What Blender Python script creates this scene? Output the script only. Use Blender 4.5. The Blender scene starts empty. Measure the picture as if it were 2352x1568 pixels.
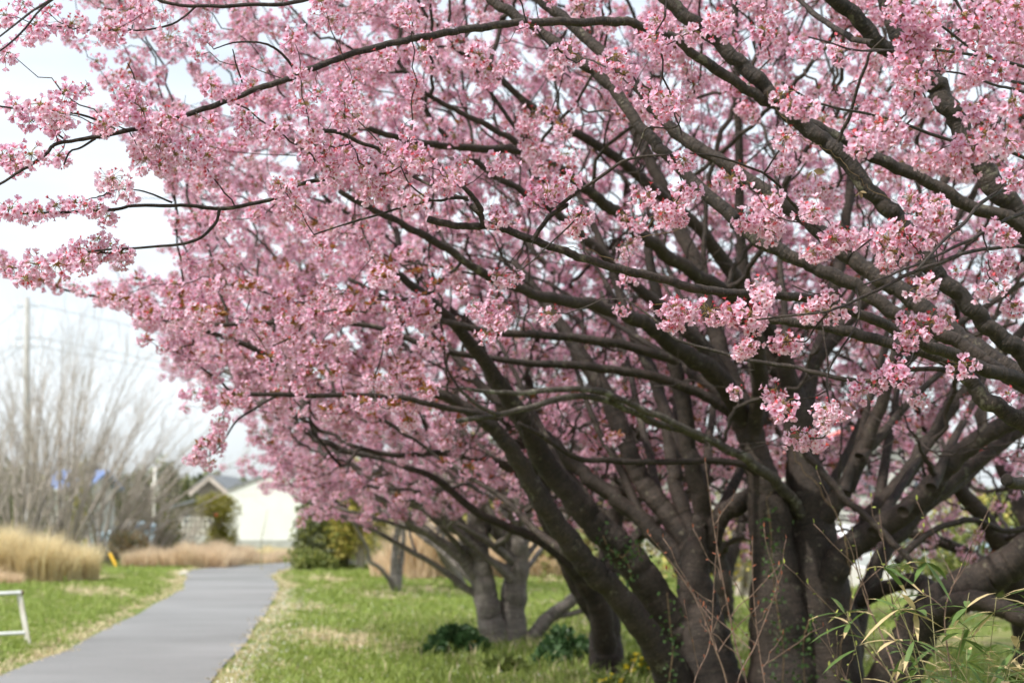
import bpy, math, random
import numpy as np
from mathutils import Vector, Matrix

random.seed(7)
rng = np.random.default_rng(7)
SC = bpy.context.scene
COL = SC.collection

# ------------------------------------------------------------------ camera
F = 3920.0                 # focal length in pixels of a 2352 px wide picture (60 mm on 36 mm)
CX, CY = 1176.0, 784.0
HOR = 1188.6               # horizon row
H = 1.65
PITCH = math.atan((HOR - CY) / F)
cam_data = bpy.data.cameras.new('camera')
cam_data.lens = 60.0
cam_data.sensor_width = 36.0
cam_data.clip_start = 0.05
cam_data.clip_end = 3000.0
cam_data.dof.use_dof = True
cam_data.dof.focus_distance = 6.1
cam_data.dof.aperture_fstop = 3.3
cam = bpy.data.objects.new('camera', cam_data)
cam.location = (0, 0, H)
cam.rotation_euler = (math.pi / 2 + PITCH, 0, 0)
COL.objects.link(cam)
SC.camera = cam

# ------------------------------------------------------------------ sky, sun, exposure
SUN_EL = math.radians(52)
SUN_AZ = math.radians(-120)     # clockwise from +Y: behind the camera, to its left
world = bpy.data.worlds.new('World')
SC.world = world
world.use_nodes = True
nt = world.node_tree
nt.nodes.clear()
w_out = nt.nodes.new('ShaderNodeOutputWorld')
w_bg = nt.nodes.new('ShaderNodeBackground')
w_sky = nt.nodes.new('ShaderNodeTexSky')
w_sky.sky_type = 'NISHITA'
w_sky.sun_disc = False
w_sky.sun_elevation = SUN_EL
w_sky.sun_rotation = SUN_AZ
w_sky.air_density = 1.0
w_sky.dust_density = 3.0
w_sky.ozone_density = 1.0
# thin high cloud over the whole sky
w_tc = nt.nodes.new('ShaderNodeTexCoord')
w_map = nt.nodes.new('ShaderNodeMapping')
w_map.inputs['Scale'].default_value = (1.0, 1.0, 4.0)
w_noise = nt.nodes.new('ShaderNodeTexNoise')
w_noise.inputs['Scale'].default_value = 2.4
w_noise.inputs['Detail'].default_value = 6.0
w_ramp = nt.nodes.new('ShaderNodeMapRange')
w_ramp.inputs['From Min'].default_value = 0.35
w_ramp.inputs['From Max'].default_value = 0.65
w_ramp.inputs['To Min'].default_value = 0.5
w_ramp.inputs['To Max'].default_value = 0.9
w_mix = nt.nodes.new('ShaderNodeMix')
w_mix.data_type = 'RGBA'
w_mix.inputs['B'].default_value = (6.6, 7.1, 7.5, 1)
nt.links.new(w_tc.outputs['Generated'], w_map.inputs['Vector'])
nt.links.new(w_map.outputs['Vector'], w_noise.inputs['Vector'])
nt.links.new(w_noise.outputs['Fac'], w_ramp.inputs['Value'])
nt.links.new(w_ramp.outputs['Result'], w_mix.inputs['Factor'])
nt.links.new(w_sky.outputs['Color'], w_mix.inputs['A'])
nt.links.new(w_mix.outputs['Result'], w_bg.inputs['Color'])
w_bg.inputs['Strength'].default_value = 0.10
nt.links.new(w_bg.outputs['Background'], w_out.inputs['Surface'])

sun_data = bpy.data.lights.new('sun', 'SUN')
sun_data.energy = 3.3
sun_data.angle = math.radians(2.0)
sun_data.color = (1.0, 0.95, 0.88)
sun = bpy.data.objects.new('sun', sun_data)
sd = Vector((math.sin(SUN_AZ) * math.cos(SUN_EL), math.cos(SUN_AZ) * math.cos(SUN_EL), math.sin(SUN_EL)))
sun.rotation_euler = (-sd).to_track_quat('-Z', 'Y').to_euler()
sun.location = sd * 60
COL.objects.link(sun)

SC.view_settings.view_transform = 'Standard'
SC.view_settings.look = 'None'
SC.view_settings.gamma = 1.0
SC.view_settings.use_curve_mapping = False
SC.view_settings.exposure = 0.9
SC.render.engine = 'CYCLES'
SC.cycles.use_denoising = True
SC.cycles.max_bounces = 6
SC.cycles.diffuse_bounces = 4
SC.cycles.glossy_bounces = 2
SC.cycles.transmission_bounces = 4
SC.cycles.use_adaptive_sampling = True
SC.cycles.adaptive_threshold = 0.02
SC.cycles.caustics_reflective = False
SC.cycles.caustics_refractive = False

# ------------------------------------------------------------------ picture <-> place
cp, sp = math.cos(PITCH), math.sin(PITCH)
CAM = np.array([0.0, 0.0, H])
def ray(x, y):
    a = (x - CX) / F
    b = (CY - y) / F
    return np.array([a, cp - b * sp, sp + b * cp])
def P(x, y, depth):
    d = ray(x, y)
    return CAM + d * (depth / d[1])
def G(x, y):
    d = ray(x, y)
    return CAM + d * (-H / d[2])
def gdepth(y):
    return G(CX, y)[1]
def project(p):
    p = np.atleast_2d(p) - CAM
    f = p[:, 1] * cp + p[:, 2] * sp
    u = -p[:, 1] * sp + p[:, 2] * cp
    return CX + F * p[:, 0] / f, CY - F * u / f
def in_poly(x, y, poly):
    inside = np.zeros(len(x), bool)
    n = len(poly)
    for i in range(n):
        x0, y0 = poly[i]
        x1, y1 = poly[(i + 1) % n]
        c = ((y0 > y) != (y1 > y)) & (x < (x1 - x0) * (y - y0) / (y1 - y0 + 1e-12) + x0)
        inside ^= c
    return inside

# ------------------------------------------------------------------ materials
def new_mat(name):
    m = bpy.data.materials.new(name)
    m.use_nodes = True
    t = m.node_tree
    b = t.nodes['Principled BSDF']
    return m, t, b
def N(t, kind, **kw):
    n = t.nodes.new(kind)
    for k, v in kw.items():
        setattr(n, k, v)
    return n
def ramp(t, fac, stops):
    r = N(t, 'ShaderNodeValToRGB')
    e = r.color_ramp.elements
    while len(e) < len(stops):
        e.new(0.5)
    for i, (p, c) in enumerate(stops):
        e[i].position = p
        e[i].color = (*c, 1)
    t.links.new(fac, r.inputs['Fac'])
    return r.outputs['Color']
def noise(t, vec, scale, detail=4, rough=0.55):
    n = N(t, 'ShaderNodeTexNoise')
    n.inputs['Scale'].default_value = scale
    n.inputs['Detail'].default_value = detail
    n.inputs['Roughness'].default_value = rough
    if vec is not None:
        t.links.new(vec, n.inputs['Vector'])
    return n.outputs['Fac']
def mixc(t, fac, a, b, mode='MIX'):
    m = N(t, 'ShaderNodeMix', data_type='RGBA', blend_type=mode)
    for s, v in (('Factor', fac), ('A', a), ('B', b)):
        if isinstance(v, bpy.types.NodeSocket):
            t.links.new(v, m.inputs[s])
        elif s == 'Factor':
            m.inputs[s].default_value = v
        else:
            m.inputs[s].default_value = (*v, 1)
    return m.outputs['Result']
def objco(t):
    return N(t, 'ShaderNodeTexCoord').outputs['Object']
def worldco(t):
    return N(t, 'ShaderNodeNewGeometry').outputs['Position']
def bump(t, b, h, strength=0.4, dist=0.01):
    n = N(t, 'ShaderNodeBump')
    n.inputs['Strength'].default_value = strength
    n.inputs['Distance'].default_value = dist
    t.links.new(h, n.inputs['Height'])
    t.links.new(n.outputs['Normal'], b.inputs['Normal'])

def mat_plain(name, c0, c1, scale=3.0, rough=0.8, bmp=0.0, spec=0.3):
    m, t, b = new_mat(name)
    f = noise(t, worldco(t), scale, 5)
    t.links.new(ramp(t, f, [(0.3, c0), (0.7, c1)]), b.inputs['Base Color'])
    b.inputs['Roughness'].default_value = rough
    b.inputs['Specular IOR Level'].default_value = spec
    if bmp:
        bump(t, b, f, bmp, 0.02)
    return m

def mat_bark(name, dark, light, lichen, lichen_amt):
    m, t, b = new_mat(name)
    uv = N(t, 'ShaderNodeUVMap').outputs['UV']
    mp = N(t, 'ShaderNodeMapping')
    mp.inputs['Scale'].default_value = (0.55, 9.0, 1)
    t.links.new(uv, mp.inputs['Vector'])
    rings = noise(t, mp.outputs['Vector'], 9.0, 5, 0.65)
    mp2 = N(t, 'ShaderNodeMapping')
    mp2.inputs['Scale'].default_value = (10.0, 45.0, 1)
    t.links.new(uv, mp2.inputs['Vector'])
    lent = noise(t, mp2.outputs['Vector'], 5.0, 2)
    base = ramp(t, rings, [(0.28, dark), (0.75, light)])
    mp3 = N(t, 'ShaderNodeMapping')
    mp3.inputs['Scale'].default_value = (0.8, 3.2, 1)
    t.links.new(uv, mp3.inputs['Vector'])
    bands = noise(t, mp3.outputs['Vector'], 7.0, 6, 0.7)
    base = mixc(t, ramp(t, bands, [(0.36, (0.85, 0.85, 0.85)), (0.55, (0, 0, 0))]), base, tuple(c * 0.7 for c in dark))
    base = mixc(t, ramp(t, bands, [(0.56, (0, 0, 0)), (0.72, (0.7, 0.7, 0.7))]), base, tuple(c * 1.7 for c in light))
    w = worldco(t)
    big = noise(t, w, 2.2, 3)
    base = mixc(t, ramp(t, big, [(0.35, (0, 0, 0)), (0.7, (0.55, 0.55, 0.55))]), base, tuple(c * 1.35 for c in light))
    lc = ramp(t, lent, [(0.60, (0, 0, 0)), (0.68, (1, 1, 1))])
    base = mixc(t, lc, base, tuple(min(1, c * 2.3) for c in light))
    li = noise(t, w, 11.0, 6, 0.7)
    lim = ramp(t, li, [(lichen_amt, (0, 0, 0)), (lichen_amt + 0.06, (0.8, 0.8, 0.8))])
    base = mixc(t, lim, base, lichen)
    t.links.new(base, b.inputs['Base Color'])
    b.inputs['Roughness'].default_value = 0.62
    b.inputs['Specular IOR Level'].default_value = 0.35
    fine = noise(t, w, 38.0, 6, 0.7)
    h = mixc(t, 0.4, mixc(t, 0.5, rings, bands), fine)
    bump(t, b, h, 1.0, 0.03)
    base2 = mixc(t, ramp(t, fine, [(0.30, (0.75, 0.75, 0.75)), (0.52, (0, 0, 0))]), base, tuple(c * 0.6 for c in dark))
    t.links.new(base2, b.inputs['Base Color'])
    return m

M = {}
M['bark'] = mat_bark('cherry_bark', (0.010, 0.0072, 0.0055), (0.056, 0.040, 0.030), (0.16, 0.145, 0.10), 0.60)
M['bark_pale'] = mat_bark('weathered_cherry_bark', (0.09, 0.078, 0.066), (0.26, 0.235, 0.205), (0.40, 0.38, 0.32), 0.58)
M['bark_lichen'] = mat_bark('lichened_cherry_bark', (0.028, 0.022, 0.017), (0.105, 0.088, 0.070), (0.27, 0.26, 0.20), 0.55)
M['bare_bark'] = mat_bark('grey_twig_bark', (0.30, 0.26, 0.22), (0.52, 0.46, 0.40), (0.58, 0.54, 0.48), 0.62)
M['twig'] = mat_plain('cherry_twig_bark', (0.018, 0.012, 0.010), (0.060, 0.045, 0.038), 70, 0.7)
M['cut_wood'] = mat_plain('grey_cut_wood', (0.16, 0.14, 0.11), (0.30, 0.27, 0.22), 30, 0.9)

def mat_petal():
    m, t, b = new_mat('cherry_petal')
    at = N(t, 'ShaderNodeAttribute', attribute_name='shade')
    oi = N(t, 'ShaderNodeObjectInfo')
    # red: distance from the flower's eye, green: per-flower tint
    sep = N(t, 'ShaderNodeSeparateColor')
    t.links.new(at.outputs['Color'], sep.inputs['Color'])
    c = ramp(t, sep.outputs['Red'], [(0.10, (0.60, 0.09, 0.17)), (0.34, (0.82, 0.45, 0.575)), (0.62, (0.87, 0.665, 0.785)), (1.0, (0.835, 0.585, 0.73))])
    deep = mixc(t, 1.0, c, (0.96, 0.76, 0.86), 'MULTIPLY')
    c = mixc(t, sep.outputs['Green'], c, deep)
    pale = mixc(t, 0.40, c, (0.93, 0.80, 0.86))
    f = N(t, 'ShaderNodeMath', operation='MULTIPLY')
    f.inputs[1].default_value = 0.9
    t.links.new(oi.outputs['Random'], f.inputs[0])
    c = mixc(t, f.outputs[0], c, pale)
    age = noise(t, worldco(t), 1.7, 3)
    c = mixc(t, ramp(t, age, [(0.42, (0, 0, 0)), (0.62, (0.8, 0.8, 0.8))]), c, mixc(t, 1.0, c, (0.94, 0.83, 0.91), 'MULTIPLY'))
    t.links.new(c, b.inputs['Base Color'])
    b.inputs['Roughness'].default_value = 0.6
    b.inputs['Specular IOR Level'].default_value = 0.2
    tr = N(t, 'ShaderNodeBsdfTranslucent')
    t.links.new(c, tr.inputs['Color'])
    mx = N(t, 'ShaderNodeMixShader')
    mx.inputs[0].default_value = 0.42
    t.links.new(b.outputs[0], mx.inputs[1])
    t.links.new(tr.outputs[0], mx.inputs[2])
    t.links.new(mx.outputs[0], t.nodes['Material Output'].inputs['Surface'])
    return m
M['petal'] = mat_petal()

def mat_leaf(name, c0, c1, transl=0.35, scale=20, rough=0.55, spec=0.4):
    m, t, b = new_mat(name)
    at = N(t, 'ShaderNodeAttribute', attribute_name='shade')
    sep = N(t, 'ShaderNodeSeparateColor')
    t.links.new(at.outputs['Color'], sep.inputs['Color'])
    c = ramp(t, sep.outputs['Green'], [(0.0, c0), (1.0, c1)])
    f = noise(t, worldco(t), scale, 3)
    c = mixc(t, ramp(t, f, [(0.35, (0, 0, 0)), (0.65, (0.35, 0.35, 0.35))]), c, tuple(min(1, x * 1.6) for x in c1))
    t.links.new(c, b.inputs['Base Color'])
    b.inputs['Roughness'].default_value = rough
    b.inputs['Specular IOR Level'].default_value = spec
    tr = N(t, 'ShaderNodeBsdfTranslucent')
    t.links.new(c, tr.inputs['Color'])
    mx = N(t, 'ShaderNodeMixShader')
    mx.inputs[0].default_value = transl
    t.links.new(b.outputs[0], mx.inputs[1])
    t.links.new(tr.outputs[0], mx.inputs[2])
    t.links.new(mx.outputs[0], t.nodes['Material Output'].inputs['Surface'])
    return m
M['calyx'] = mat_leaf('red_calyx', (0.42, 0.03, 0.05), (0.66, 0.10, 0.12), 0.3)
M['pedicel'] = mat_leaf('olive_pedicel', (0.16, 0.14, 0.03), (0.30, 0.20, 0.06), 0.2)
M['bronze_leaf'] = mat_leaf('bronze_young_leaf', (0.22, 0.05, 0.015), (0.26, 0.13, 0.03), 0.4)
M['ivy'] = mat_leaf('ivy_leaf', (0.022, 0.05, 0.012), (0.065, 0.12, 0.028), 0.2)
M['bamboo_leaf'] = mat_leaf('bamboo_grass_leaf', (0.05, 0.10, 0.022), (0.12, 0.19, 0.05), 0.3)
M['straw_leaf'] = mat_leaf('straw_leaf', (0.36, 0.27, 0.13), (0.55, 0.44, 0.24), 0.25)
M['cane'] = mat_leaf('bamboo_grass_cane', (0.16, 0.15, 0.06), (0.30, 0.25, 0.12), 0.0)
M['weed'] = mat_leaf('dark_weed_leaf', (0.030, 0.075, 0.026), (0.075, 0.145, 0.05), 0.3)
M['yellow'] = mat_leaf('yellow_petal', (0.70, 0.50, 0.02), (0.80, 0.66, 0.05), 0.3)
M['white_petal'] = mat_leaf('white_petal', (0.75, 0.74, 0.70), (0.82, 0.82, 0.80), 0.3)
M['hedge'] = mat_leaf('bamboo_thicket_leaf', (0.11, 0.145, 0.03), (0.33, 0.34, 0.095), 0.4)
M['thicket_yellow'] = mat_leaf('yellowing_bamboo_leaf', (0.34, 0.32, 0.07), (0.55, 0.46, 0.13), 0.4)
M['camellia'] = mat_leaf('camellia_leaf', (0.13, 0.14, 0.02), (0.30, 0.27, 0.045), 0.3)
M['camellia_flower'] = mat_leaf('camellia_flower', (0.55, 0.06, 0.04), (0.65, 0.1, 0.05), 0.2)
M['evergreen'] = mat_leaf('evergreen_leaf', (0.08, 0.095, 0.05), (0.17, 0.185, 0.09), 0.3)  # leaf colour lightened to stand in for haze over the distant trees
M['spring_green'] = mat_leaf('spring_green_leaf', (0.10, 0.14, 0.03), (0.20, 0.24, 0.07), 0.3)
M['pampas'] = mat_leaf('pampas_straw', (0.52, 0.39, 0.20), (0.84, 0.70, 0.44), 0.45)
M['reed'] = mat_leaf('dry_reed_straw', (0.55, 0.39, 0.26), (0.82, 0.64, 0.46), 0.5)
M['brown_dead'] = mat_leaf('dead_leaf', (0.13, 0.085, 0.04), (0.27, 0.20, 0.10), 0.3)
M['grass'] = mat_leaf('lawn_blade', (0.115, 0.175, 0.030), (0.30, 0.37, 0.085), 0.38)
M['grass_dry'] = mat_leaf('dry_lawn_blade', (0.42, 0.34, 0.20), (0.66, 0.56, 0.37), 0.3)
M['vine'] = mat_plain('dry_vine', (0.12, 0.075, 0.04), (0.22, 0.15, 0.08), 40)
M['shoot'] = mat_plain('sucker_shoot_bark', (0.10, 0.06, 0.045), (0.22, 0.15, 0.11), 40)
M['bud_green'] = mat_plain('green_bud', (0.20, 0.24, 0.05), (0.32, 0.34, 0.08), 40)
M['bud_red'] = mat_plain('red_bud', (0.16, 0.05, 0.03), (0.28, 0.10, 0.05), 40)
M['white_metal'] = mat_plain('chalky_white_paint', (0.62, 0.58, 0.50), (0.80, 0.78, 0.73), 9, 0.55)
M['grey_metal'] = mat_plain('galvanised_pipe', (0.42, 0.44, 0.45), (0.60, 0.62, 0.63), 12, 0.45)
M['rust'] = mat_plain('rusty_cap', (0.08, 0.05, 0.035), (0.16, 0.11, 0.08), 30)
M['concrete'] = mat_plain('pale_concrete', (0.36, 0.36, 0.34), (0.50, 0.50, 0.47), 4)
M['pole'] = mat_plain('concrete_pole', (0.33, 0.33, 0.31), (0.44, 0.44, 0.42), 3)
M['white_wall'] = mat_plain('white_siding', (0.76, 0.76, 0.73), (0.84, 0.84, 0.81), 1.0)
M['beige_wall'] = mat_plain('beige_siding', (0.36, 0.31, 0.24), (0.43, 0.37, 0.30), 1.0)
M['cream_trim'] = mat_plain('cream_eaves', (0.58, 0.50, 0.42), (0.66, 0.58, 0.50), 1.0)
M['grey_roof'] = mat_plain('grey_roof_tile', (0.17, 0.18, 0.19), (0.27, 0.28, 0.30), 2.0)
M['blue_roof'] = mat_plain('blue_roof_tile', (0.14, 0.24, 0.55), (0.20, 0.32, 0.62), 2.0)
M['pale_wall'] = mat_plain('pale_render', (0.50, 0.49, 0.47), (0.60, 0.59, 0.56), 1.0)
M['yellow_plastic'] = mat_plain('yellow_plastic', (0.72, 0.42, 0.02), (0.80, 0.50, 0.04), 3, 0.5)
M['wire'] = mat_plain('grey_wire', (0.2, 0.2, 0.2), (0.3, 0.3, 0.3), 3, 0.5)
M['glass'] = mat_plain('dark_window', (0.06, 0.07, 0.09), (0.10, 0.12, 0.15), 1, 0.1, 0, 0.6)
M['red_paint'] = mat_plain('red_paint', (0.60, 0.06, 0.04), (0.70, 0.09, 0.06), 1, 0.4)
M['car_white'] = mat_plain('white_car_paint', (0.72, 0.73, 0.74), (0.78, 0.79, 0.80), 1, 0.25, 0, 0.5)
M['car_blue'] = mat_plain('blue_grey_car_paint', (0.30, 0.40, 0.48), (0.36, 0.46, 0.54), 1, 0.25, 0, 0.5)
M['rubber'] = mat_plain('tyre_rubber', (0.02, 0.02, 0.02), (0.03, 0.03, 0.03), 5)

# ------------------------------------------------------------------ object helpers
def adopt(o, parent):
    o.parent = parent
    if parent.parent is None:
        o.matrix_parent_inverse = Matrix.Translation(-parent.location)
def mesh_obj(name, verts, faces, mats, parent=None, uvs=None, shade=None, fmat=None, smooth=True):
    me = bpy.data.meshes.new(name)
    verts = np.asarray(verts, dtype=np.float64)
    if isinstance(faces, np.ndarray) and len(faces):
        nf, k = faces.shape
        me.vertices.add(len(verts))
        me.vertices.foreach_set('co', verts.astype(np.float32).ravel())
        me.loops.add(nf * k)
        me.loops.foreach_set('vertex_index', faces.astype(np.int32).ravel())
        me.polygons.add(nf)
        me.polygons.foreach_set('loop_start', np.arange(0, nf * k, k, dtype=np.int32))
        me.update(calc_edges=True)
    else:
        me.from_pydata([tuple(v) for v in verts], [], [tuple(f) for f in faces])
    if not isinstance(mats, (list, tuple)):
        mats = [mats]
    for m in mats:
        me.materials.append(m)
    npoly = len(me.polygons)
    if fmat is not None:
        me.polygons.foreach_set('material_index', np.asarray(fmat, dtype=np.int32))
    if smooth:
        me.polygons.foreach_set('use_smooth', np.ones(npoly, dtype=bool))
    if uvs is not None:
        ul = me.uv_layers.new(name='UVMap')
        vi = np.empty(len(me.loops), dtype=np.int32)
        me.loops.foreach_get('vertex_index', vi)
        ul.data.foreach_set('uv', np.asarray(uvs, dtype=np.float32)[vi].ravel())
    if shade is not None:
        a = me.attributes.new('shade', 'FLOAT_COLOR', 'POINT')
        s = np.ones((len(verts), 4), dtype=np.float32)
        s[:, :3] = shade
        a.data.foreach_set('color', s.ravel())
    o = bpy.data.objects.new(name, me)
    COL.objects.link(o)
    if parent is not None:
        adopt(o, parent)
    return o

def tag(o, label=None, cat=None, group=None, kind=None):
    if label: o['label'] = label
    if cat: o['category'] = cat
    if group: o['group'] = group
    if kind: o['kind'] = kind
    return o
def empty(name, loc, label, cat, group=None, kind=None):
    o = bpy.data.objects.new(name, None)
    o.location = Vector([float(c) for c in loc])
    o.empty_display_size = 0.2
    COL.objects.link(o)
    return tag(o, label, cat, group, kind)

def catmull(pts, n):
    """smooth a polyline given as an array (any number of columns)"""
    pts = np.asarray(pts, float)
    if len(pts) < 3:
        t = np.linspace(0, 1, n + 1)[:, None]
        return pts[0] * (1 - t) + pts[-1] * t
    p = np.vstack([2 * pts[0] - pts[1], pts, 2 * pts[-1] - pts[-2]])
    out = []
    t = np.linspace(0, 1, n, endpoint=False)[:, None]
    for i in range(1, len(p) - 2):
        a, b, c, d = p[i - 1], p[i], p[i + 1], p[i + 2]
        out.append(0.5 * (2 * b + (c - a) * t + (2 * a - 5 * b + 4 * c - d) * t ** 2 + (3 * b - a - 3 * c + d) * t ** 3))
    out.append(pts[-1][None])
    return np.vstack(out)

class Tubes:
    """collects tapering tubes into one vertex / quad list"""
    def __init__(self):
        self.v, self.f, self.uv, self.n = [], [], [], 0
    def add(self, pts, rad, sides=6, cap=True, rough=0.0):
        pts = np.asarray(pts, float)
        rad = np.asarray(rad, float)
        n = len(pts)
        if n < 2:
            return
        tan = np.gradient(pts, axis=0)
        tan /= np.linalg.norm(tan, axis=1)[:, None] + 1e-12
        ref = np.array([0, 0, 1.0]) if abs(tan[0][2]) < 0.9 else np.array([1.0, 0, 0])
        u = np.cross(tan[0], ref)
        u /= np.linalg.norm(u)
        us = [u]
        for i in range(1, n):
            u = us[-1] - tan[i] * np.dot(us[-1], tan[i])
            u /= np.linalg.norm(u) + 1e-12
            us.append(u)
        us = np.array(us)
        vs = np.cross(tan, us)
        ang = np.linspace(0, 2 * math.pi, sides, endpoint=False)
        r = rad[:, None] * np.ones((1, sides))
        if rough:
            lnr = np.concatenate([[0], np.cumsum(np.linalg.norm(np.diff(pts, axis=0), axis=1))]) / max(rad.mean(), 0.004)
            bumpy = np.zeros((n, sides))
            for _ in range(6):
                m_ = rng.integers(0, 5)
                bumpy += np.sin(lnr[:, None] * rng.uniform(0.15, 1.6) + m_ * ang[None, :] + rng.random() * 6.28) * rng.uniform(0.4, 1.0)
            r = r * (1 + rough * (bumpy * 0.6 + 0.35 * rng.normal(size=(n, sides))))
        ring = pts[:, None, :] + r[:, :, None] * (np.cos(ang)[None, :, None] * us[:, None, :] + np.sin(ang)[None, :, None] * vs[:, None, :])
        ln = np.concatenate([[0], np.cumsum(np.linalg.norm(np.diff(pts, axis=0), axis=1))])
        base = self.n
        off = rng.random() * 10
        self.v.append(ring.reshape(-1, 3))
        uu = np.abs(np.linspace(-1, 1, sides, endpoint=False))[None, :] * np.ones((n, 1)) * np.maximum(rad.mean(), 0.01) * 3.1
        self.uv.append(np.stack([uu + off, ln[:, None] * np.ones((1, sides)) + off], axis=-1).reshape(-1, 2))
        i, j = np.meshgrid(np.arange(n - 1), np.arange(sides), indexing='ij')
        a = base + i * sides + j
        b = base + i * sides + (j + 1) % sides
        self.f.append(np.stack([a, b, b + sides, a + sides], axis=-1).reshape(-1, 4))
        self.n += n * sides
        if cap:
            for row, p in ((0, pts[0]), (n - 1, pts[-1])):
                self.v.append(p[None])
                self.uv.append(np.array([[off, off]]))
                c = self.n
                self.n += 1
                k = np.arange(sides)
                q = np.stack([base + row * sides + k, base + row * sides + (k + 1) % sides, np.full(sides, c), np.full(sides, c)], axis=-1)
                self.caps = getattr(self, 'caps', [])
                self.caps.append(q[:, :3])
    def build(self, name, mat, parent=None):
        v = np.vstack(self.v)
        uv = np.vstack(self.uv)
        q = np.vstack(self.f)
        tri = np.vstack([q[:, [0, 1, 2]], q[:, [0, 2, 3]]] + getattr(self, 'caps', []))
        return mesh_obj(name, v, tri, mat, parent, uvs=uv)

class Cards:
    """collects leaf or blade shapes: each an (n,3) vert block with tri list and per-vert shade"""
    def __init__(self):
        self.v, self.f, self.s, self.n, self.m = [], [], [], 0, []
    def add(self, v, f, s, mat=0):
        self.v.append(v)
        self.f.append(np.asarray(f) + self.n)
        self.s.append(s)
        self.m.append(np.full(len(f), mat))
        self.n += len(v)
    def many(self, V, f, S, mat=0):
        """V (k,n,3) copies of a shape with tris f, S (k,n,3)"""
        k, n, _ = V.shape
        if k == 0:
            return
        idx = (np.arange(k) * n)[:, None, None] + np.asarray(f)[None] + self.n
        self.v.append(V.reshape(-1, 3))
        self.f.append(idx.reshape(-1, 3))
        self.s.append(S.reshape(-1, 3))
        self.m.append(np.full(k * len(f), mat) if np.isscalar(mat) else np.repeat(mat, len(f)))
        self.n += k * n
    def build(self, name, mats, parent=None, smooth=False):
        return mesh_obj(name, np.vstack(self.v), np.vstack(self.f), mats, parent, shade=np.vstack(self.s), fmat=np.concatenate(self.m), smooth=smooth)

def rand_dirs(n):
    d = rng.normal(size=(n, 3))
    return d / np.linalg.norm(d, axis=1)[:, None]
def frames(d, roll=None):
    """orthonormal frames (u,v,d) for directions d"""
    n = len(d)
    ref = np.where(np.abs(d[:, 2:3]) < 0.9, np.array([[0, 0, 1.0]]), np.array([[1.0, 0, 0]]))
    u = np.cross(ref, d)
    u /= np.linalg.norm(u, axis=1)[:, None] + 1e-12
    v = np.cross(d, u)
    if roll is None:
        roll = rng.random(n) * 2 * math.pi
    c, s = np.cos(roll)[:, None], np.sin(roll)[:, None]
    return u * c + v * s, -u * s + v * c
LEAF_V = np.array([[0, 0, 0], [-0.5, 0.38, 0.06], [0.5, 0.38, 0.06], [-0.38, 0.72, 0.0], [0.38, 0.72, 0.0], [0, 1.0, -0.10], [0, 0.45, -0.04]])
LEAF_F = np.array([[0, 6, 1], [0, 2, 6], [1, 6, 3], [2, 4, 6], [3, 6, 5], [6, 4, 5]])
def leaves(cards, pos, dirs, length, width, mat=0, shade=None, roll=None):
    """leaves at pos growing along dirs"""
    n = len(pos)
    if n == 0:
        return
    u, v = frames(dirs, roll)
    L = np.broadcast_to(length, (n,))[:, None, None]
    W = np.broadcast_to(width, (n,))[:, None, None]
    loc = LEAF_V[None]
    V = pos[:, None, :] + loc[..., 0:1] * W * u[:, None, :] + loc[..., 1:2] * L * dirs[:, None, :] + loc[..., 2:3] * L * v[:, None, :]
    if shade is None:
        shade = rng.random(n)
    S = np.zeros((n, 7, 3))
    S[..., 1] = np.asarray(shade)[:, None]
    cards.many(V, LEAF_F, S, mat)
def blades(cards, base, tip_off, width, mat=0, shade=None, bend=0.25):
    """grass blades from base to base+tip_off, bending over"""
    n = len(base)
    if n == 0:
        return
    d = tip_off
    side = np.cross(d, np.array([0, 0, 1.0]) + 0.3 * rng.normal(size=(n, 3)))
    side /= np.linalg.norm(side, axis=1)[:, None] + 1e-9
    hor = d.copy(); hor[:, 2] = 0
    mid = base + d * 0.55 - hor * bend + np.array([0, 0, 1.0]) * np.linalg.norm(d, axis=1)[:, None] * 0.06
    w = np.broadcast_to(width, (n,))[:, None]
    V = np.stack([base - side * w * 0.5, base + side * w * 0.5, mid - side * w * 0.42, mid + side * w * 0.42, base + d], axis=1)
    if shade is None:
        shade = rng.random(n)
    S = np.zeros((n, 5, 3))
    S[..., 1] = np.asarray(shade)[:, None]
    cards.many(V, np.array([[0, 1, 3], [0, 3, 2], [2, 3, 4]]), S, mat)
def box(name, lo, hi, mat, parent=None, bev=0.0):
    x0, y0, z0 = lo
    x1, y1, z1 = hi
    v = [(x0, y0, z0), (x1, y0, z0), (x1, y1, z0), (x0, y1, z0), (x0, y0, z1), (x1, y0, z1), (x1, y1, z1), (x0, y1, z1)]
    f = [(0, 3, 2, 1), (4, 5, 6, 7), (0, 1, 5, 4), (1, 2, 6, 5), (2, 3, 7, 6), (3, 0, 4, 7)]
    o = mesh_obj(name, v, f, mat, parent, smooth=False)
    if bev:
        m = o.modifiers.new('bevel', 'BEVEL')
        m.width = bev
        m.segments = 2
    return o

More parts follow.
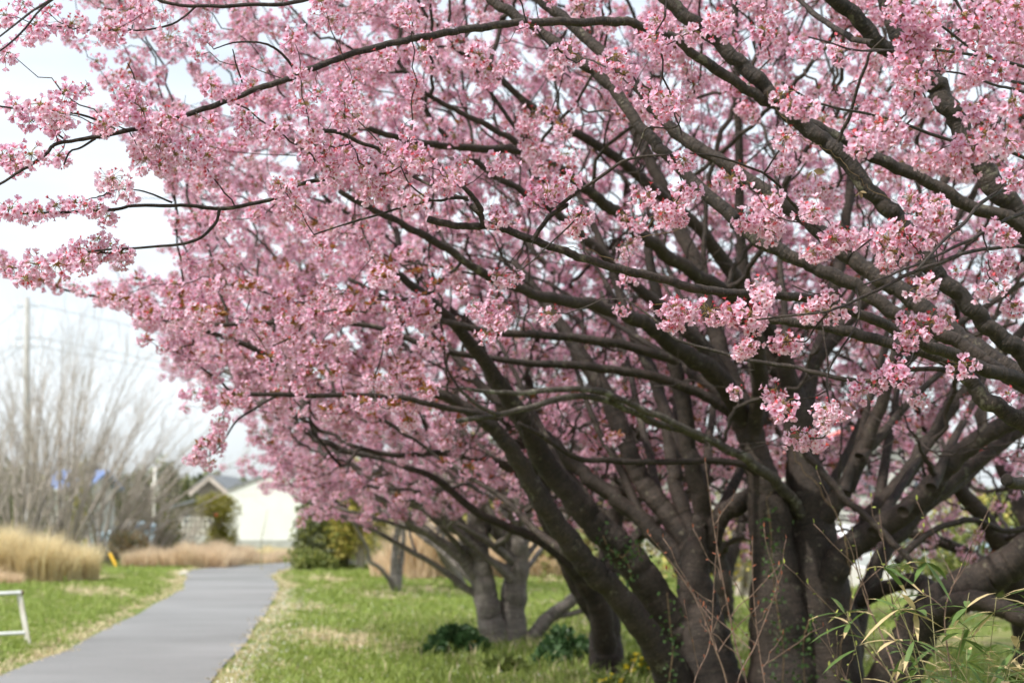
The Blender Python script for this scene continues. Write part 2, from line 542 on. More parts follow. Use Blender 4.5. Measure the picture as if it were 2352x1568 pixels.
# ================================================================== SETTING: ground, path
PATH_L = [(-330, 1690), (-150, 1615), (0, 1550.5), (61, 1526), (106, 1511), (152, 1497), (207, 1462), (259, 1438), (304, 1417), (359, 1386), (420, 1353), (426, 1331), (428, 1316)]
PATH_R = [(330, 1790), (420, 1650), (484, 1568), (532, 1512), (568, 1468), (598, 1424), (624, 1386), (642, 1352), (634, 1336), (622, 1325), (640, 1311), (700, 1302)]
def strip_from_edges(L, R, z, n=60):
    def res(p):
        p = np.array([G(*q) for q in p])[:, :2]
        d = np.concatenate([[0], np.cumsum(np.linalg.norm(np.diff(p, axis=0), axis=1))])
        t = np.linspace(0, d[-1], n)
        return np.stack([np.interp(t, d, p[:, 0]), np.interp(t, d, p[:, 1])], 1)
    return res(L), res(R)
pl = [tuple(G(*q)[:2]) for q in PATH_L]
pr = [tuple(G(*q)[:2]) for q in PATH_R]
# the path on towards the camera, and its bend to the right beyond the thicket
pl = [(-3.3, -6.0), (-3.7, 4.0)] + pl + [tuple(G(441, 1308.6)[:2]), tuple(G(517, 1301)[:2]), tuple(G(609, 1295)[:2]), tuple(G(690, 1289.5)[:2]), tuple(G(900, 1284)[:2])]
pr = [(-1.1, -6.0), (-1.5, 4.0)] + pr + [tuple(G(900, 1293)[:2])]
path_poly = np.array(pl + pr[::-1])
def densify(p, step):
    p = np.asarray(p, float)
    out = []
    for a, b in zip(p[:-1], p[1:]):
        k = max(1, int(np.linalg.norm(b - a) / step))
        for i in range(k):
            out.append(a + (b - a) * i / k)
    out.append(p[-1])
    return np.array(out)
pr_arr = np.array(pr)
dl, dr = densify(pl, 0.5), densify(pr, 0.5)
dl[:, 0] += 0.02 * np.sin(dl[:, 1] * 1.1)
dr[:, 0] += 0.02 * np.sin(dr[:, 1] * 0.9)

def mat_ground():
    m, t, b = new_mat('rough_lawn')
    w = worldco(t)
    a = noise(t, w, 0.55, 6, 0.6)
    fine = noise(t, w, 14.0, 5, 0.7)
    green = ramp(t, fine, [(0.3, (0.075, 0.11, 0.025)), (0.7, (0.17, 0.21, 0.05))])
    straw = ramp(t, fine, [(0.3, (0.28, 0.22, 0.12)), (0.7, (0.46, 0.38, 0.23))])
    f = ramp(t, a, [(0.50, (0, 0, 0)), (0.70, (0.8, 0.8, 0.8))])
    t.links.new(mixc(t, f, green, straw), b.inputs['Base Color'])
    b.inputs['Roughness'].default_value = 0.95
    b.inputs['Specular IOR Level'].default_value = 0.1
    bump(t, b, fine, 0.6, 0.04)
    return m
M['ground'] = mat_ground()
def mat_path():
    m, t, b = new_mat('grey_asphalt_path')
    w = worldco(t)
    mp = N(t, 'ShaderNodeMapping')
    mp.inputs['Scale'].default_value = (0.6, 0.9, 1)
    t.links.new(w, mp.inputs['Vector'])
    big = noise(t, mp.outputs['Vector'], 0.35, 4, 0.55)
    fine = noise(t, w, 34, 6, 0.75)
    c = ramp(t, big, [(0.32, (0.115, 0.120, 0.122)), (0.66, (0.205, 0.21, 0.215))])
    c = mixc(t, ramp(t, fine, [(0.35, (0, 0, 0)), (0.75, (0.5, 0.5, 0.5))]), c, (0.27, 0.265, 0.25))
    t.links.new(c, b.inputs['Base Color'])
    b.inputs['Roughness'].default_value = 0.85
    b.inputs['Specular IOR Level'].default_value = 0.3
    bump(t, b, fine, 0.3, 0.004)
    return m
M['path'] = mat_path()
gs = 900.0
tag(mesh_obj('ground', [(-gs, -60, 0), (gs, -60, 0), (gs, 1500, 0), (-gs, 1500, 0)], [(0, 1, 2, 3)], M['ground'], smooth=False), 'flat grassy ground with straw patches', kind='structure')
# path as a sheet between its two edges
n_ = 160
def resample(p, n):
    d = np.concatenate([[0], np.cumsum(np.linalg.norm(np.diff(p, axis=0), axis=1))])
    t = np.linspace(0, d[-1], n)
    return np.stack([np.interp(t, d, p[:, 0]), np.interp(t, d, p[:, 1])], 1)
rl, rr = resample(dl, n_), resample(dr, n_)
pv = np.vstack([np.c_[rl, np.full(n_, 0.012)], np.c_[rr, np.full(n_, 0.012)]])
pf = np.array([[i, i + n_, i + 1 + n_, i + 1] for i in range(n_ - 1)])
tag(mesh_obj('path', pv, pf, M['path'], smooth=False), 'narrow grey asphalt walking path bending away', kind='structure')
# a narrow side path leaving to the left
sa, sb, sc_, sd_ = G(180, 1306), G(432, 1310), G(432, 1318), G(180, 1311.5)
sv = [(-30, sa[1] - 0.6, 0.008), (-30, sa[1] + 1.6, 0.008), (sb[0], sb[1], 0.008), (sb[0] + 0.6, sc_[1], 0.008)]
tag(mesh_obj('side_path', sv, [(0, 3, 2, 1)], M['concrete'], smooth=False), 'pale concrete strip crossing at the end of the lawn', kind='structure')
# road beyond the trees on the other side
tag(mesh_obj('road', [(9.5, -20, 0.006), (13.5, -20, 0.006), (24.5, 90, 0.006), (18.5, 90, 0.006)], [(0, 1, 2, 3)], M['path'], smooth=False), 'grey road beyond the cherry trees', kind='structure')

# ================================================================== LAWN GRASS
def lawn():
    green, cards = None, Cards()
    n = 46000
    y = 13.5 + (rng.random(n) ** 1.7) * 48
    xc = -5.0 - 0.10 * (y - 17)
    x = xc + rng.normal(size=n) * (3.0 + 0.10 * y)
    k = in_poly(x, y, [tuple(q) for q in path_poly])
    x, y = x[~k], y[~k]
    n = len(x)
    # distance to the path edges
    pts = np.stack([x, y], 1)
    edge = np.vstack([rl, rr])
    dist = np.full(n, 9.0)
    for i in range(0, n, 4000):
        dist[i:i + 4000] = np.sqrt(((pts[i:i + 4000, None] - edge[None]) ** 2).sum(-1)).min(1)
    patch = np.sin(x * 0.9 + 0.7 * np.sin(y * 0.35)) * np.sin(y * 0.42 + 1.3) + 0.45 * np.sin(x * 2.3 + y * 1.1) + 0.4 * rng.normal(size=n)
    dry = (dist < 0.30 + 0.4 * rng.random(n) ** 2) | (patch > 0.85) | (rng.random(n) < 0.10)
    keep = rng.random(n) < np.where(dist < 0.35, 0.35, 1.0)
    x, y, dry, dist = x[keep], y[keep], dry[keep], dist[keep]
    n = len(x)
    m = 9
    hgt = np.where(dry, 0.04, 0.058) * (0.6 + 0.8 * rng.random(n)) * (1 + 0.010 * y)
    tall = (rng.random(n) < 0.06) & (dist > 1.0)
    hgt = np.where(tall, hgt * 2.0, hgt)
    bx = np.repeat(x, m) + rng.normal(size=n * m) * 0.06
    by = np.repeat(y, m) + rng.normal(size=n * m) * 0.06
    hh = np.repeat(hgt, m) * (0.6 + 0.6 * rng.random(n * m))
    off = np.stack([rng.normal(size=n * m) * hh * 0.55, rng.normal(size=n * m) * hh * 0.55, hh], 1)
    base = np.stack([bx, by, np.zeros(n * m)], 1)
    gshade = np.clip(np.repeat(rng.random(n), m) * 0.7 + 0.3 * rng.random(n * m), 0, 1)
    blades(cards, base, off, 0.007 + 0.00035 * by, np.repeat(dry.astype(int), m), gshade)
    o = cards.build('grass', [M['grass'], M['grass_dry']])
    tag(o, 'short green and straw coloured grass on both sides of the path', 'grass', kind='stuff')
lawn()
# ================================================================== BLOSSOM CLUSTERS
PET_V = np.array([[0, 0.06, 0], [-0.30, 0.36, 0], [0.30, 0.36, 0], [0, 0.40, 0], [-0.40, 0.74, 0], [0.40, 0.74, 0], [0, 0.76, 0], [-0.17, 1.0, 0], [0.17, 1.0, 0], [0, 0.90, 0]])
PET_F = np.array([[0, 3, 1], [0, 2, 3], [1, 3, 6], [1, 6, 4], [3, 2, 5], [3, 5, 6], [4, 6, 9], [4, 9, 7], [6, 5, 8], [6, 8, 9]])
def flower(cards, c, d, R, cup, tint, rg):
    """five notched petals round axis d, an eye of stamens and a red calyx behind"""
    d = d / np.linalg.norm(d)
    u, v = frames(d[None], np.array([rg.random() * 6.28]))
    u, v = u[0], v[0]
    for k in range(5):
        a = k * 2 * math.pi / 5 + rg.normal() * 0.08
        e = math.cos(a) * u + math.sin(a) * v
        s = -math.sin(a) * u + math.cos(a) * v
        r = PET_V[:, 1]
        w = PET_V[:, 0]
        op = cup + rg.normal() * 0.12
        rr = np.sin(np.clip(op, 0.2, 1.7)) * r * R + 0.0
        hz = np.cos(np.clip(op, 0.2, 1.7)) * r * R + 0.22 * R * r * r * math.sin(op) + 0.14 * R * (w * w) * 4 * 0.5
        V = c + rr[:, None] * e + (w * R * 0.98)[:, None] * s + hz[:, None] * d
        V = V + rg.normal(size=V.shape) * R * 0.025
        S = np.zeros((len(r), 3))
        S[:, 0] = r
        S[:, 1] = np.clip(tint + rg.normal() * 0.08, 0, 1)
        cards.add(V, PET_F, S, 0)
    # stamens
    for k in range(6):
        a = rg.random() * 6.28
        e = math.cos(a) * u + math.sin(a) * v
        s = np.cross(e, d)
        tip = c + e * R * 0.26 + d * R * (0.40 + 0.15 * rg.random())
        V = np.array([c - s * R * 0.035, c + s * R * 0.035, tip])
        S = np.zeros((3, 3)); S[:, 1] = rg.random()
        cards.add(V, [[0, 1, 2]], S, 1)
    # calyx cone
    tri = []
    V = [c - d * R * 0.42]
    for k in range(4):
        a = k * math.pi / 2
        V.append(c + (math.cos(a) * u + math.sin(a) * v) * R * 0.15 + d * 0.02 * R)
    V = np.array(V)
    S = np.zeros((5, 3)); S[:, 1] = rg.random()
    cards.add(V, [[0, 1 + (k + 1) % 4, 1 + k] for k in range(4)], S, 1)
def stalk(cards, a, b, r, mat, rg):
    d = b - a
    d = d / (np.linalg.norm(d) + 1e-9)
    u, v = frames(d[None], np.array([0.0]))
    V = []
    mid = (a + b) / 2 + np.array([0, 0, 0.12]) * np.linalg.norm(b - a)
    for p in (a, mid, b):
        for k in range(3):
            an = k * 2.094
            V.append(p + (math.cos(an) * u[0] + math.sin(an) * v[0]) * r)
    f = []
    for q in (0, 3):
        for k in range(3):
            k2 = (k + 1) % 3
            f += [[q + k, q + k2, q + 3 + k2], [q + k, q + 3 + k2, q + 3 + k]]
    S = np.zeros((9, 3)); S[:, 1] = rg.random()
    cards.add(np.array(V), f, S, mat)
def cluster_mesh(seed, n_fl, n_red, spread, elong):
    rg = np.random.default_rng(seed)
    cards = Cards()
    core = np.zeros(3)
    k = 0
    n = n_fl + n_red
    for i in range(n):
        # spread over a ball, leaning down and out
        z = 1 - 2 * (i + 0.5) / n
        ph = i * 2.399963 + rg.random() * 0.6
        rr = math.sqrt(max(0, 1 - z * z))
        d = np.array([rr * math.cos(ph), rr * math.sin(ph), z * 0.85 - 0.28]) + rg.normal(size=3) * 0.12
        d /= np.linalg.norm(d)
        off = np.array([elong * (rg.random() - 0.5), 0, 0])
        L = spread * (0.72 + 0.5 * rg.random())
        c = core + off + d * L
        red = (d[2] > 0.15 and i % 2 == 0 and n_red > 0) or (i >= n - 1)
        stalk(cards, core + off * 0.8, c - d * 0.006, 0.0009, 2, rg)
        if red:
            n_red -= 1
            u, v = frames(d[None])
            for q in range(11):
                a = q * 0.5712 + rg.random() * 0.3
                e = math.cos(a) * u[0] + math.sin(a) * v[0]
                s = np.cross(e, d)
                tip = c + e * 0.0105 * (0.6 + 0.6 * rg.random()) + d * 0.007 * rg.random()
                S = np.zeros((3, 3)); S[:, 1] = rg.random()
                w = 0.0030 if q % 2 else 0.0012
                cards.add(np.array([c - s * w, c + s * w, tip]), [[0, 1, 2]], S, 1)
            V = np.array([c - d * 0.008] + [c + (math.cos(a) * u[0] + math.sin(a) * v[0]) * 0.0028 for a in (0, 1.57, 3.14, 4.71)])
            S = np.zeros((5, 3)); S[:, 1] = rg.random()
            cards.add(V, [[0, 1 + (q + 1) % 4, 1 + q] for q in range(4)], S, 1)
        else:
            face = d + rg.normal(size=3) * 0.30
            flower(cards, c, face, 0.0165 * (0.85 + 0.3 * rg.random()), 0.95 + 0.35 * rg.random(), rg.random() ** 1.3, rg)
    # bracts at the core
    q = 8
    dd = rg.normal(size=(q, 3)); dd[:, 2] = np.abs(dd[:, 2])
    dd /= np.linalg.norm(dd, axis=1)[:, None]
    leaves(cards, np.zeros((q, 3)) + dd * 0.002, dd, 0.014, 0.006, 2, rg.random(q))
    v, f = np.vstack(cards.v), np.vstack(cards.f)
    tmp = cards.build('cluster_source', [M['petal'], M['calyx'], M['pedicel']])
    me = tmp.data
    bpy.data.objects.remove(tmp)
    me.name = 'blossom_cluster'
    return me
CLUSTERS = [cluster_mesh(100 + i, nf, nr, spd, el) for i, (nf, nr, spd, el) in enumerate(
    [(19, 4, 0.041, 0.02), (15, 5, 0.037, 0.03), (23, 4, 0.045, 0.05), (12, 6, 0.034, 0.02), (21, 3, 0.042, 0.03), (16, 7, 0.040, 0.04), (10, 4, 0.030, 0.01), (25, 5, 0.047, 0.06)])]

def blossom_group():
    g = bpy.data.node_groups.new('scatter_blossoms', 'GeometryNodeTree')
    g.interface.new_socket('Geometry', in_out='INPUT', socket_type='NodeSocketGeometry')
    g.interface.new_socket('Geometry', in_out='OUTPUT', socket_type='NodeSocketGeometry')
    return g
def scatter(name, parent, pos, sizes, sources):
    """one part holding many blossom clusters, instanced from the tree's own cluster meshes"""
    n = len(pos)
    me = bpy.data.meshes.new(name)
    me.vertices.add(n)
    me.vertices.foreach_set('co', np.asarray(pos, dtype=np.float32).ravel())
    rot = np.stack([rng.normal(size=n) * 0.45, rng.normal(size=n) * 0.45, rng.random(n) * 6.283], 1).astype(np.float32)
    a = me.attributes.new('turn', 'FLOAT_VECTOR', 'POINT'); a.data.foreach_set('vector', rot.ravel())
    a = me.attributes.new('size', 'FLOAT', 'POINT'); a.data.foreach_set('value', np.asarray(sizes, dtype=np.float32))
    a = me.attributes.new('pick', 'INT', 'POINT'); a.data.foreach_set('value', rng.integers(0, len(sources), n).astype(np.int32))
    for m in ('petal', 'calyx', 'pedicel'):
        me.materials.append(M[m])
    o = bpy.data.objects.new(name, me)
    COL.objects.link(o)
    adopt(o, parent)
    g = blossom_group()
    nin = g.nodes.new('NodeGroupInput'); nout = g.nodes.new('NodeGroupOutput')
    iop = g.nodes.new('GeometryNodeInstanceOnPoints')
    join = g.nodes.new('GeometryNodeJoinGeometry')
    for s in reversed(sources):
        oi = g.nodes.new('GeometryNodeObjectInfo')
        oi.transform_space = 'ORIGINAL'
        oi.inputs['Object'].default_value = s
        gi = g.nodes.new('GeometryNodeGeometryToInstance')
        g.links.new(oi.outputs['Geometry'], gi.inputs[0])
        g.links.new(gi.outputs[0], join.inputs[0])
    g.links.new(nin.outputs[0], iop.inputs['Points'])
    g.links.new(join.outputs[0], iop.inputs['Instance'])
    iop.inputs['Pick Instance'].default_value = True
    for attr, typ, sock in (('pick', 'INT', 'Instance Index'), ('turn', 'FLOAT_VECTOR', 'Rotation'), ('size', 'FLOAT', 'Scale')):
        na = g.nodes.new('GeometryNodeInputNamedAttribute')
        na.data_type = typ
        na.inputs['Name'].default_value = attr
        g.links.new(na.outputs['Attribute'], iop.inputs[sock])
    g.links.new(iop.outputs[0], nout.inputs[0])
    md = o.modifiers.new('scatter', 'NODES')
    md.node_group = g
    o['kind'] = 'stuff'
    return o

# ================================================================== TREE GROWTH
def dens(limb, step):
    """resample a limb (x,y,z,r) at about one point per step"""
    d = np.concatenate([[0], np.cumsum(np.linalg.norm(np.diff(limb[:, :3], axis=0), axis=1))])
    n = max(2, int(d[-1] / step))
    t = np.linspace(0, d[-1], n)
    return np.stack([np.interp(t, d, limb[:, k]) for k in range(4)], 1)
def grow(skel, base, att, bf=0.35, leaf_r=0.0022, power=2.3, max_r=0.05):
    """connect attraction points to a skeleton (x,y,z,r) by a path-length-weighted spanning tree; returns chains (pts, radii, is_tip)"""
    ns, na = len(skel), len(att)
    sl = np.linalg.norm(skel[:, :3] - base, axis=1) * 0.9
    best = np.full(na, 1e9); par = np.zeros(na, int)
    for i in range(0, ns, 200):
        d = np.linalg.norm(att[:, None] - skel[None, i:i + 200, :3], axis=2)
        c = d * 1.0 + bf * sl[None, i:i + 200]
        k = c.argmin(1); v = c[np.arange(na), k]
        u = v < best
        best[u] = v[u]; par[u] = k[u] + i
    plen = np.zeros(na); parent = np.full(na, -1); order = []
    open_ = np.ones(na, bool)
    for _ in range(na):
        i = int(np.where(open_, best, 1e12).argmin())
        open_[i] = False
        p = par[i]
        parent[i] = p
        pp = skel[p, :3] if p < ns else att[p - ns]
        pl_ = sl[p] if p < ns else plen[p - ns]
        plen[i] = pl_ + np.linalg.norm(att[i] - pp)
        order.append(i)
        c = np.linalg.norm(att - att[i], axis=1) + bf * plen[i]
        u = open_ & (c < best)
        best[u] = c[u]; par[u] = ns + i
    kids = {}
    for i in range(na):
        kids.setdefault(parent[i], []).append(i)
    # ease sharp turns, keeping every joint joined
    for _ in range(3):
        new = att.copy()
        for i in range(na):
            ch = kids.get(ns + i)
            if ch:
                p = parent[i]
                pp = skel[p, :3] if p < ns else att[p - ns]
                m = max(ch, key=lambda c: len(kids.get(ns + c, [])))
                new[i] = 0.55 * att[i] + 0.45 * 0.5 * (pp + att[m])
        att[:] = new
    rad = np.full(na, leaf_r)
    for i in reversed(order):
        ch = kids.get(ns + i, [])
        if ch:
            rad[i] = min(max_r, (sum(rad[c] ** power for c in ch) + (leaf_r * 0.7) ** power) ** (1 / power))
    chains = []
    started = set()
    for i in order:
        if i in started:
            continue
        p = parent[i]
        if p < ns:
            p0, r0 = skel[p, :3], min(skel[p, 3] * 0.85, rad[i] * 1.15)
        else:
            p0, r0 = att[p - ns], min(rad[p - ns] * 0.9, rad[i] * 1.1)
        pts, rr = [p0], [max(r0, leaf_r)]
        k = i
        while True:
            started.add(k)
            pts.append(att[k]); rr.append(rad[k])
            ch = [c for c in kids.get(ns + k, []) if c not in started]
            if not ch:
                break
            k = max(ch, key=lambda c: rad[c])
        rr[-1] = leaf_r * 0.7
        chains.append((np.array(pts), np.array(rr)))
    return chains, rad, [len(kids.get(ns + i, [])) for i in range(na)]
def wiggle(pts, rr, sub):
    q = np.c_[pts, rr]
    q = catmull(q, sub)
    seg = np.linalg.norm(np.diff(q[:, :3], axis=0), axis=1).mean()
    j = rng.normal(size=(len(q), 3)) * seg * 0.16
    j[0] = 0
    q[:, :3] += j
    return q[:, :3], np.maximum(q[:, 3], 0.0008)

TREES = {}
class Tree:
    def __init__(self, name, base, label, group):
        self.root = empty(name, (base[0], base[1], 0), label, 'tree', group)
        self.base = np.array([base[0], base[1], 0.0])
        self.limbs = []
        self.skel = []
    def limb(self, pts, w, d, name='limb', mat='bark', rough=0.024, skel=True, sides=None, sub=6):
        """pts: picture points root to tip; w: widths (root, tip) in picture pixels; d: depths (root, tip)"""
        n = len(pts)
        q = np.array(pts, float)
        s = np.concatenate([[0], np.cumsum(np.linalg.norm(np.diff(q, axis=0), axis=1))])
        s = s / s[-1]
        dep = np.interp(s, np.linspace(0, 1, len(d)), d)
        wid = np.interp(s, np.linspace(0, 1, len(w)), w)
        L = np.array([np.r_[P(x, y, dd), ww * 0.5 * dd / F] for (x, y), dd, ww in zip(pts, dep, wid)])
        return self.limb3(L, name, mat, rough, skel, sides, sub)
    def limb3(self, L, name='limb', mat='bark', rough=0.035, skel=True, sides=None, sub=6):
        c = catmull(L, 10 if L[:, 3].max() > 0.09 else sub)
        seg = np.linalg.norm(np.diff(c[:, :3], axis=0), axis=1).mean()
        r = c[:, 3]
        # slight knees and swellings
        k = np.arange(len(c))
        for ax in range(3):
            c[1:, ax] += (np.sin(k[1:] * 0.9 + rng.random() * 6) * 0.12 + rng.normal(size=len(c) - 1) * 0.07) * np.minimum(r[1:], seg)
        c[:, 3] = r * (1 + 0.035 * np.sin(k * 0.45 + rng.random() * 6) + 0.02 * rng.normal(size=len(c)))
        if sides is None:
            sides = 20 if r.max() > 0.06 else (12 if r.max() > 0.02 else 6)
        t = Tubes()
        t.add(c[:, :3], c[:, 3], sides, True, rough)
        o = t.build(name, M[mat], self.root)
        if skel:
            self.skel.append(dens(c, 0.12))
        return o
    def crown(self, att, bf, leaf_r=0.0022, max_r=0.05, n_branch=60, sub=3, bloom_extra=0.5, size=(0.8, 1.15), n_parts=300, explicit=None, mat='twig', power=2.3, bare=None, branch_min=0.006):
        nb = len(att)
        if bare is not None:
            att = np.vstack([att, bare])
        skel = np.vstack(self.skel)
        chains, rad, nk = grow(skel, self.base, att, bf, leaf_r, power, max_r)
        order = sorted(range(len(chains)), key=lambda i: -chains[i][1][0] * len(chains[i][0]))
        tw = Tubes()
        for rank, i in enumerate(order):
            p, r = wiggle(*chains[i], sub)
            if rank < n_branch and r[0] > branch_min:
                t = Tubes(); t.add(p, r, 7, True, 0.03)
                t.build('branch', M['bark_pale' if mat == 'bark_pale' else 'bark'], self.root)
            else:
                tw.add(p, r, 4 if r[0] > 0.004 else 3, False)
        if tw.n:
            o = tw.build('twigs', M[mat], self.root)
            o['kind'] = 'stuff'
        # blossoms: at every attraction point, and along the thin stretches between
        pos = [att[:nb][rad[:nb] < 0.012]]
        bare_set = set(map(tuple, att[nb:]))
        for pts, rr in chains:
            for a, b, ra in zip(pts[:-1], pts[1:], rr[1:]):
                if ra < 0.007 and tuple(b) not in bare_set:
                    ln = np.linalg.norm(b - a)
                    k = rng.poisson(bloom_extra * ln / 0.12)
                    for _ in range(k):
                        f = 0.25 + 0.7 * rng.random()
                        pos.append((a + (b - a) * f + rng.normal(size=3) * 0.02)[None])
        return np.vstack(pos)
    def blossoms(self, pos, size, n_parts, forced=0):
        """n_parts clusters as parts (those that show largest), the rest as one scattered part"""
        pos = np.asarray(pos)
        d = np.linalg.norm(pos - CAM, axis=1)
        x, y = project(pos)
        seen = (x > -30) & (x < 2390) & (y > -30) & (y < 1600)
        key = d + np.where(seen, 0, 100)
        if forced:
            key[:forced] -= 50
        order = np.argsort(key)
        sz = size[0] + (size[1] - size[0]) * rng.random(len(pos))
        srcs = []
        for k, i in enumerate(order[:n_parts]):
            o = bpy.data.objects.new('blossom_cluster', CLUSTERS[k % len(CLUSTERS)])
            COL.objects.link(o)
            adopt(o, self.root)
            o.location = pos[i]
            o.rotation_euler = (rng.normal() * 0.4, rng.normal() * 0.4, rng.random() * 6.28)
            o.scale = (sz[i],) * 3
            if k < len(CLUSTERS):
                srcs.append(o)
        rest = order[n_parts:]
        if len(rest):
            scatter('blossoms', self.root, pos[rest], sz[rest], srcs)
    def young_leaves(self, pos, n_each=6, size=0.04):
        c = Cards()
        for p in pos:
            d = rand_dirs(n_each); d[:, 2] = np.abs(d[:, 2]) * 0.6
            d /= np.linalg.norm(d, axis=1)[:, None]
            leaves(c, p + d * 0.01, d, size * (0.6 + 0.8 * rng.random(n_each)), size * 0.4, 0)
        o = c.build('young_leaves', [M['bronze_leaf']], self.root)
        o['kind'] = 'stuff'

# picture-crop coordinates used while tracing: name -> (scale, x offset, y offset)
TILE = {'R3': (.3418, 574, 1091), 'R4': (.3775, 1320.7, 976), 'R5': (.3775, 1780, 976), 'R6': (.3662, 1033.6, 459.4), 'R7': (.3663, 1665.2, 402),
        'R8': (.3662, 0, 0), 'T1': (.3418, 746.5, 0), 'T2': (.3408, 1550, 0), 'T3': (.3662, 402, 459.4), 'D': (1, 0, 0)}
def tr(*parts):
    out = []
    for k in range(0, len(parts), 2):
        s, ox, oy = TILE[parts[k]]
        out += [(ox + x * s, oy + y * s) for x, y in parts[k + 1]]
    return out
# ================================================================== THE CHERRY TREES
ROW = 'cherry trees in blossom along the path'
SIL = [(-500, -1500), (-500, -120), (20, -60), (85, 55), (85, 120), (176, 250), (235, 340), (300, 420), (400, 520), (385, 580), (215, 625), (170, 655), (287, 699), (285, 757), (343, 819),
       (433, 913), (536, 954), (565, 1012), (548, 1065), (600, 1110), (659, 1152), (683, 1187), (738, 1204), (841, 1221), (899, 1240), (1000, 1190), (1250, 1200), (1420, 1250), (1700, 1330), (2352, 1330), (2900, 1330), (2900, -1500)]
def shell(center, radii, n, inner, zmin, poly=SIL, flat=0.0):
    """points in the outer part of a dome"""
    out = []
    got = 0
    while got < n:
        d = rand_dirs(n * 2)
        f = inner + (1 - inner) * rng.random(n * 2) ** 0.6
        p = np.array(center) + d * f[:, None] * np.array(radii)
        # lumpy outline
        p += 0.25 * np.stack([np.sin(p[:, 1] * 2.1 + p[:, 2]), np.sin(p[:, 2] * 2.3 + p[:, 0]), np.sin(p[:, 0] * 1.9 + p[:, 1])], 1)
        x, y = project(p)
        jx = 38 * np.sin(p[:, 2] * 5.1 + p[:, 1] * 1.7) + 26 * np.sin(p[:, 2] * 11.3 + p[:, 0] * 3.1) + rng.normal(size=len(p)) * 16
        jy = 18 * np.sin(p[:, 0] * 6.3 + p[:, 1] * 2.3) + rng.normal(size=len(p)) * 12
        k = (p[:, 2] > zmin) & in_poly(x - 46 + jx, y + jy, poly) & (p[:, 1] > 2)
        p = p[k]
        out.append(p); got += len(p)
    return np.vstack(out)[:n]

# ---------------- the near tree, its trunk just outside the frame
Z = Tree('cherry_tree', (3.35, 7.7), 'big cherry tree whose long dark limbs and large flower clusters overhang the others', ROW)
zt = Z.limb([(2880, 2040), (2850, 1760), (2800, 1480), (2720, 1260), (2620, 1110)], (230, 150, 120, 110), (7.7, 7.6), 'trunk', rough=0.04)
ZR = [(2800, 1480), (2690, 1230), (2590, 1100)]
# main sharp limb
z1 = [(2620, 1110), (2500, 960)] + tr('R7', [(1875, 1290), (1700, 1240), (1580, 1200), (1440, 1130), (1250, 1060), (1100, 990), (950, 910), (800, 860), (640, 800), (500, 770), (350, 755), (180, 745), (0, 735)],
     'R6', [(1500, 545), (1350, 500), (1200, 465), (1050, 430), (900, 385), (750, 335), (600, 280), (450, 225), (330, 180), (210, 162), (100, 165), (0, 155)], 'T1', [(690, 1472)])
Z.limb(z1, (52, 34, 24, 21, 19, 16), (7.3, 6.7, 6.2, 6.1), sides=14)
Z.limb(tr('R6', [(215, 165), (190, 90), (140, 40)], 'T1', [(1050, 1420), (1000, 1330), (930, 1255)]), (15, 14, 10), (6.1, 6.0), 'limb')
Z.limb(tr('T1', [(960, 1330), (850, 1330), (790, 1345), (720, 1345), (640, 1300), (560, 1225), (510, 1120)]), (10, 5, 3), (6.05, 6.0), 'branch')
Z.limb(tr('T1', [(720, 1345), (600, 1375), (530, 1390), (330, 1450), (130, 1510)], 'T3', [(1160, 120), (870, 218)]), (6, 5, 4), (6.03, 5.9), 'branch')
Z.limb(tr('R6', [(520, 255), (580, 160), (640, 90), (740, 30)], 'T1', [(1560, 1400), (1680, 1300), (1850, 1190), (1960, 1110), (2080, 1060), (2330, 1040)]), (12, 9, 6), (6.1, 6.0), 'branch')
Z.limb(tr('T1', [(2080, 1060), (2130, 930), (2170, 860)], 'T2', [(0, 860), (40, 800)]), (5, 3), (6.0, 5.9), 'branch')
Z.limb(tr('R6', [(860, 30), (740, 170), (620, 280), (540, 360), (440, 440), (350, 460)]), (4.5, 3), (6.0, 5.9), 'branch')
# big limb crossing down to the right edge
z2 = ZR[1:] + [(2450, 950)] + tr('R7', [(1875, 1130), (1760, 1040), (1650, 950), (1560, 850), (1450, 730), (1320, 620), (1250, 500), (1100, 290), (1000, 190), (900, 90)],
     'T2', [(1100, 1020), (980, 930), (850, 830), (720, 720), (610, 590), (500, 480), (380, 370), (250, 240), (130, 150), (0, 50)], 'D', [(1500, -40), (1420, -130), (1330, -260)])
Z.limb(z2, (60, 44, 40, 38, 34, 26), (7.4, 7.1, 7.0, 6.9), sides=16)
# the limb that runs the whole width along the top
z3 = ZR[1:] + [(2430, 640)] + tr('T2', [(2300, 1500), (2000, 1400), (1850, 1310), (1700, 1220), (1500, 1130), (1300, 1040), (1100, 930), (900, 830), (700, 720), (560, 650), (450, 580), (300, 480), (130, 370), (0, 255)],
     'T1', [(2150, 190), (2050, 150), (1900, 145), (1700, 150), (1450, 150), (1250, 157), (1100, 180), (950, 197), (800, 225), (650, 252), (500, 280), (330, 322), (150, 372), (0, 430)],
     'R8', [(1900, 450), (1800, 500), (1650, 545), (1480, 610), (1350, 660), (1200, 710), (1100, 740), (950, 790), (800, 820), (600, 860), (450, 885), (340, 908), (295, 960), (230, 1010), (100, 1090), (0, 1155), (-200, 1260)])
Z.limb(z3, (55, 36, 30, 26, 20, 16, 12, 5), (7.4, 7.4, 7.2, 7.0, 6.6, 6.2, 5.9, 5.8), sides=12)
